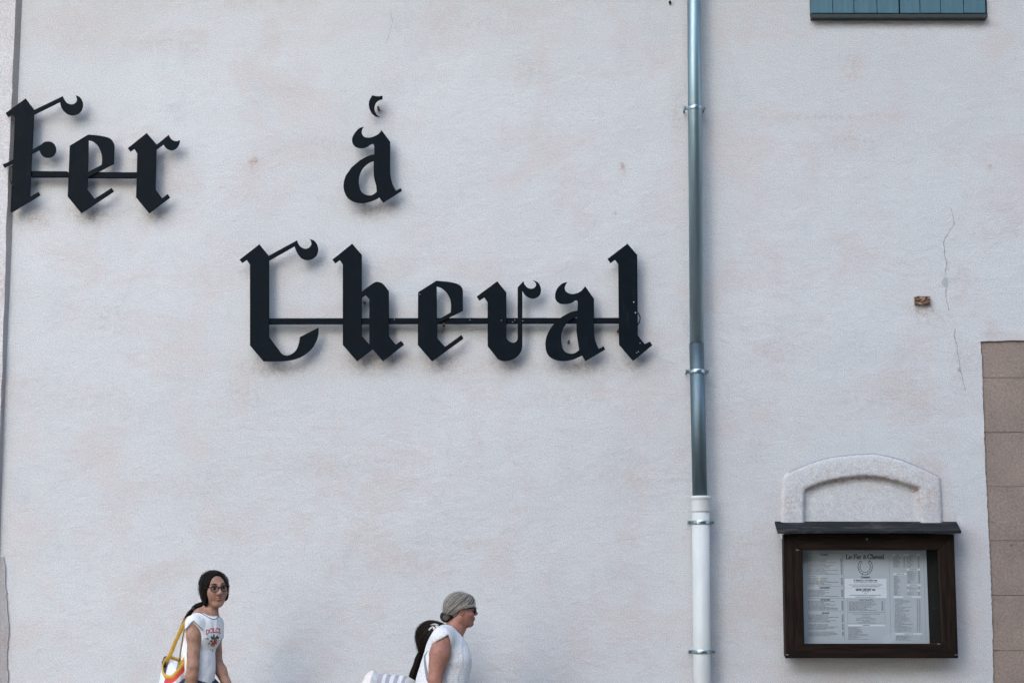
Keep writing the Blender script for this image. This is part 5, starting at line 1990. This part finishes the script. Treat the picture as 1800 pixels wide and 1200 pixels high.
# loose folded end
bm = bmesh.new()
prev = None
for j, (s_, du, dz) in enumerate(((1.0, 0, 0), (.98, -8, -.012), (.90, -15, -.04), (.80, -19, -.075))):
    c = Q(664.5 + du, 1176.5, TY + .06) + Vector((0, 0, -.105 + dz * .4))
    ring = [bm.verts.new((c.x - .008 * math.sin(2 * a) - .02 * (1 - math.cos(a)), c.y + .105 * s_ * .95 * math.cos(a), c.z + .105 * s_ * math.sin(a)))
            for a in [2 * math.pi * k / seg for k in range(seg)]]
    if prev:
        for k in range(seg): bm.faces.new((prev[k], ring[k], ring[(k + 1) % seg], prev[(k + 1) % seg]))
    prev = ring
bm.faces.new(prev)
bmesh.ops.recalc_face_normals(bm, faces=bm.faces[:])
obj('folded_end', bm, M_tow_i, tw, True)

# ------------------------------------------------------------------ trees across the street, mirrored in glass and pipe; the wood is added to shade the wall
M_bark = simple('bark', (0.16, 0.12, 0.09), 0.9, 0, 0.3, 12, .02)
def mat_leaf():
    t = NT('leaf')
    c = t.mix(t.ramp(t.noise(1.6, 3), .35, .65), (0.022, 0.046, 0.026), (0.060, 0.092, 0.056))
    return t.set(c, .6)


M_leaf = mat_leaf()
rs = np.random.RandomState(5)
N = 26000
tx_ = np.where(rs.uniform(size=N) < .75, rs.uniform(-7, 36, N), rs.uniform(-44, -17, N))  # gap and height of the added wood shape light on wall and pipe
hgt = 11.2 + np.clip(tx_ * .22, -1, 2.5) + 1.0 * np.sin(tx_ * .55) + 0.7 * np.sin(tx_ * 1.3 + 1) + rs.normal(size=N) * .5
tz_ = hgt * rs.uniform(0.0, 1.0, N) ** .8
ty_ = rs.uniform(-20.5, -15.6, N)
C3 = np.stack([tx_, ty_, tz_], 1)
e1 = rs.normal(size=(N, 3)); e1 /= np.linalg.norm(e1, axis=1)[:, None]
e2 = np.cross(e1, rs.normal(size=(N, 3))); e2 /= np.linalg.norm(e2, axis=1)[:, None]
sz = rs.uniform(.3, .6, N)[:, None]
Vv = np.stack([C3 - e1 * sz, C3 + e2 * sz * .7, C3 + e1 * sz, C3 - e2 * sz * .7], 1).reshape(-1, 3)
tag(obj('wood', from_data(Vv.tolist(), np.arange(4 * N).reshape(-1, 4).tolist()), M_leaf), 'dense line of green trees added out of view to dim the lower wall, mirrored dark in the menu glass', 'trees', None, 'stuff')
for x, y, h, lab in ((4.6, -15.2, 8.5, 'leafy tree across the street mirrored in the right of the menu glass'),
                     (9.4, -15.4, 9.5, 'broad leafy tree further along the far side of the street'),
                     (0.4, -15.8, 7.5, 'smaller leafy tree at the back of the far side of the street')):
    t_ = empty('tree', (x, y, 0))
    tag(t_, lab, 'tree')
    bm = bmesh.new()
    bm_tube(bm, [(x, y, -.1), (x + .1, y, 1.2), (x - .05, y + .1, 2.4), (x + .1, y, h * .55), (x, y, h * .8)], [.24, .19, .16, .10, .04], 10)
    for k in range(7):
        a = k * 2.4
        z0 = 1.9 + k * .45
        bm_tube(bm, [(x, y, z0), (x + math.cos(a) * .8, y + math.sin(a) * .8, z0 + .8), (x + math.cos(a) * 1.9, y + math.sin(a) * 1.9, z0 + 1.7)], [.08, .06, .02], 6)
    obj('trunk', bm, M_bark, t_, True)
    rs = np.random.RandomState(int(x * 10))
    vs, fs = [], []
    for c in range(60):
        d = rs.normal(size=3); d /= np.linalg.norm(d)
        rad = rs.uniform(.5, 1.0) ** .5
        cc = np.array((x, y, h * .55)) + d * np.array((2.6, 2.2, h * .40)) * rad
        for q in range(70):
            p = cc + rs.normal(size=3) * .34
            e1 = rs.normal(size=3); e1 /= np.linalg.norm(e1)
            e2 = np.cross(e1, rs.normal(size=3)); e2 /= np.linalg.norm(e2)
            s_ = rs.uniform(.07, .13)
            i = len(vs)
            vs += [p - e1 * s_, p + e2 * s_ * .6, p + e1 * s_, p - e2 * s_ * .6]
            fs.append((i, i + 1, i + 2, i + 3))
    obj('crown', from_data(vs, fs), M_leaf, t_)
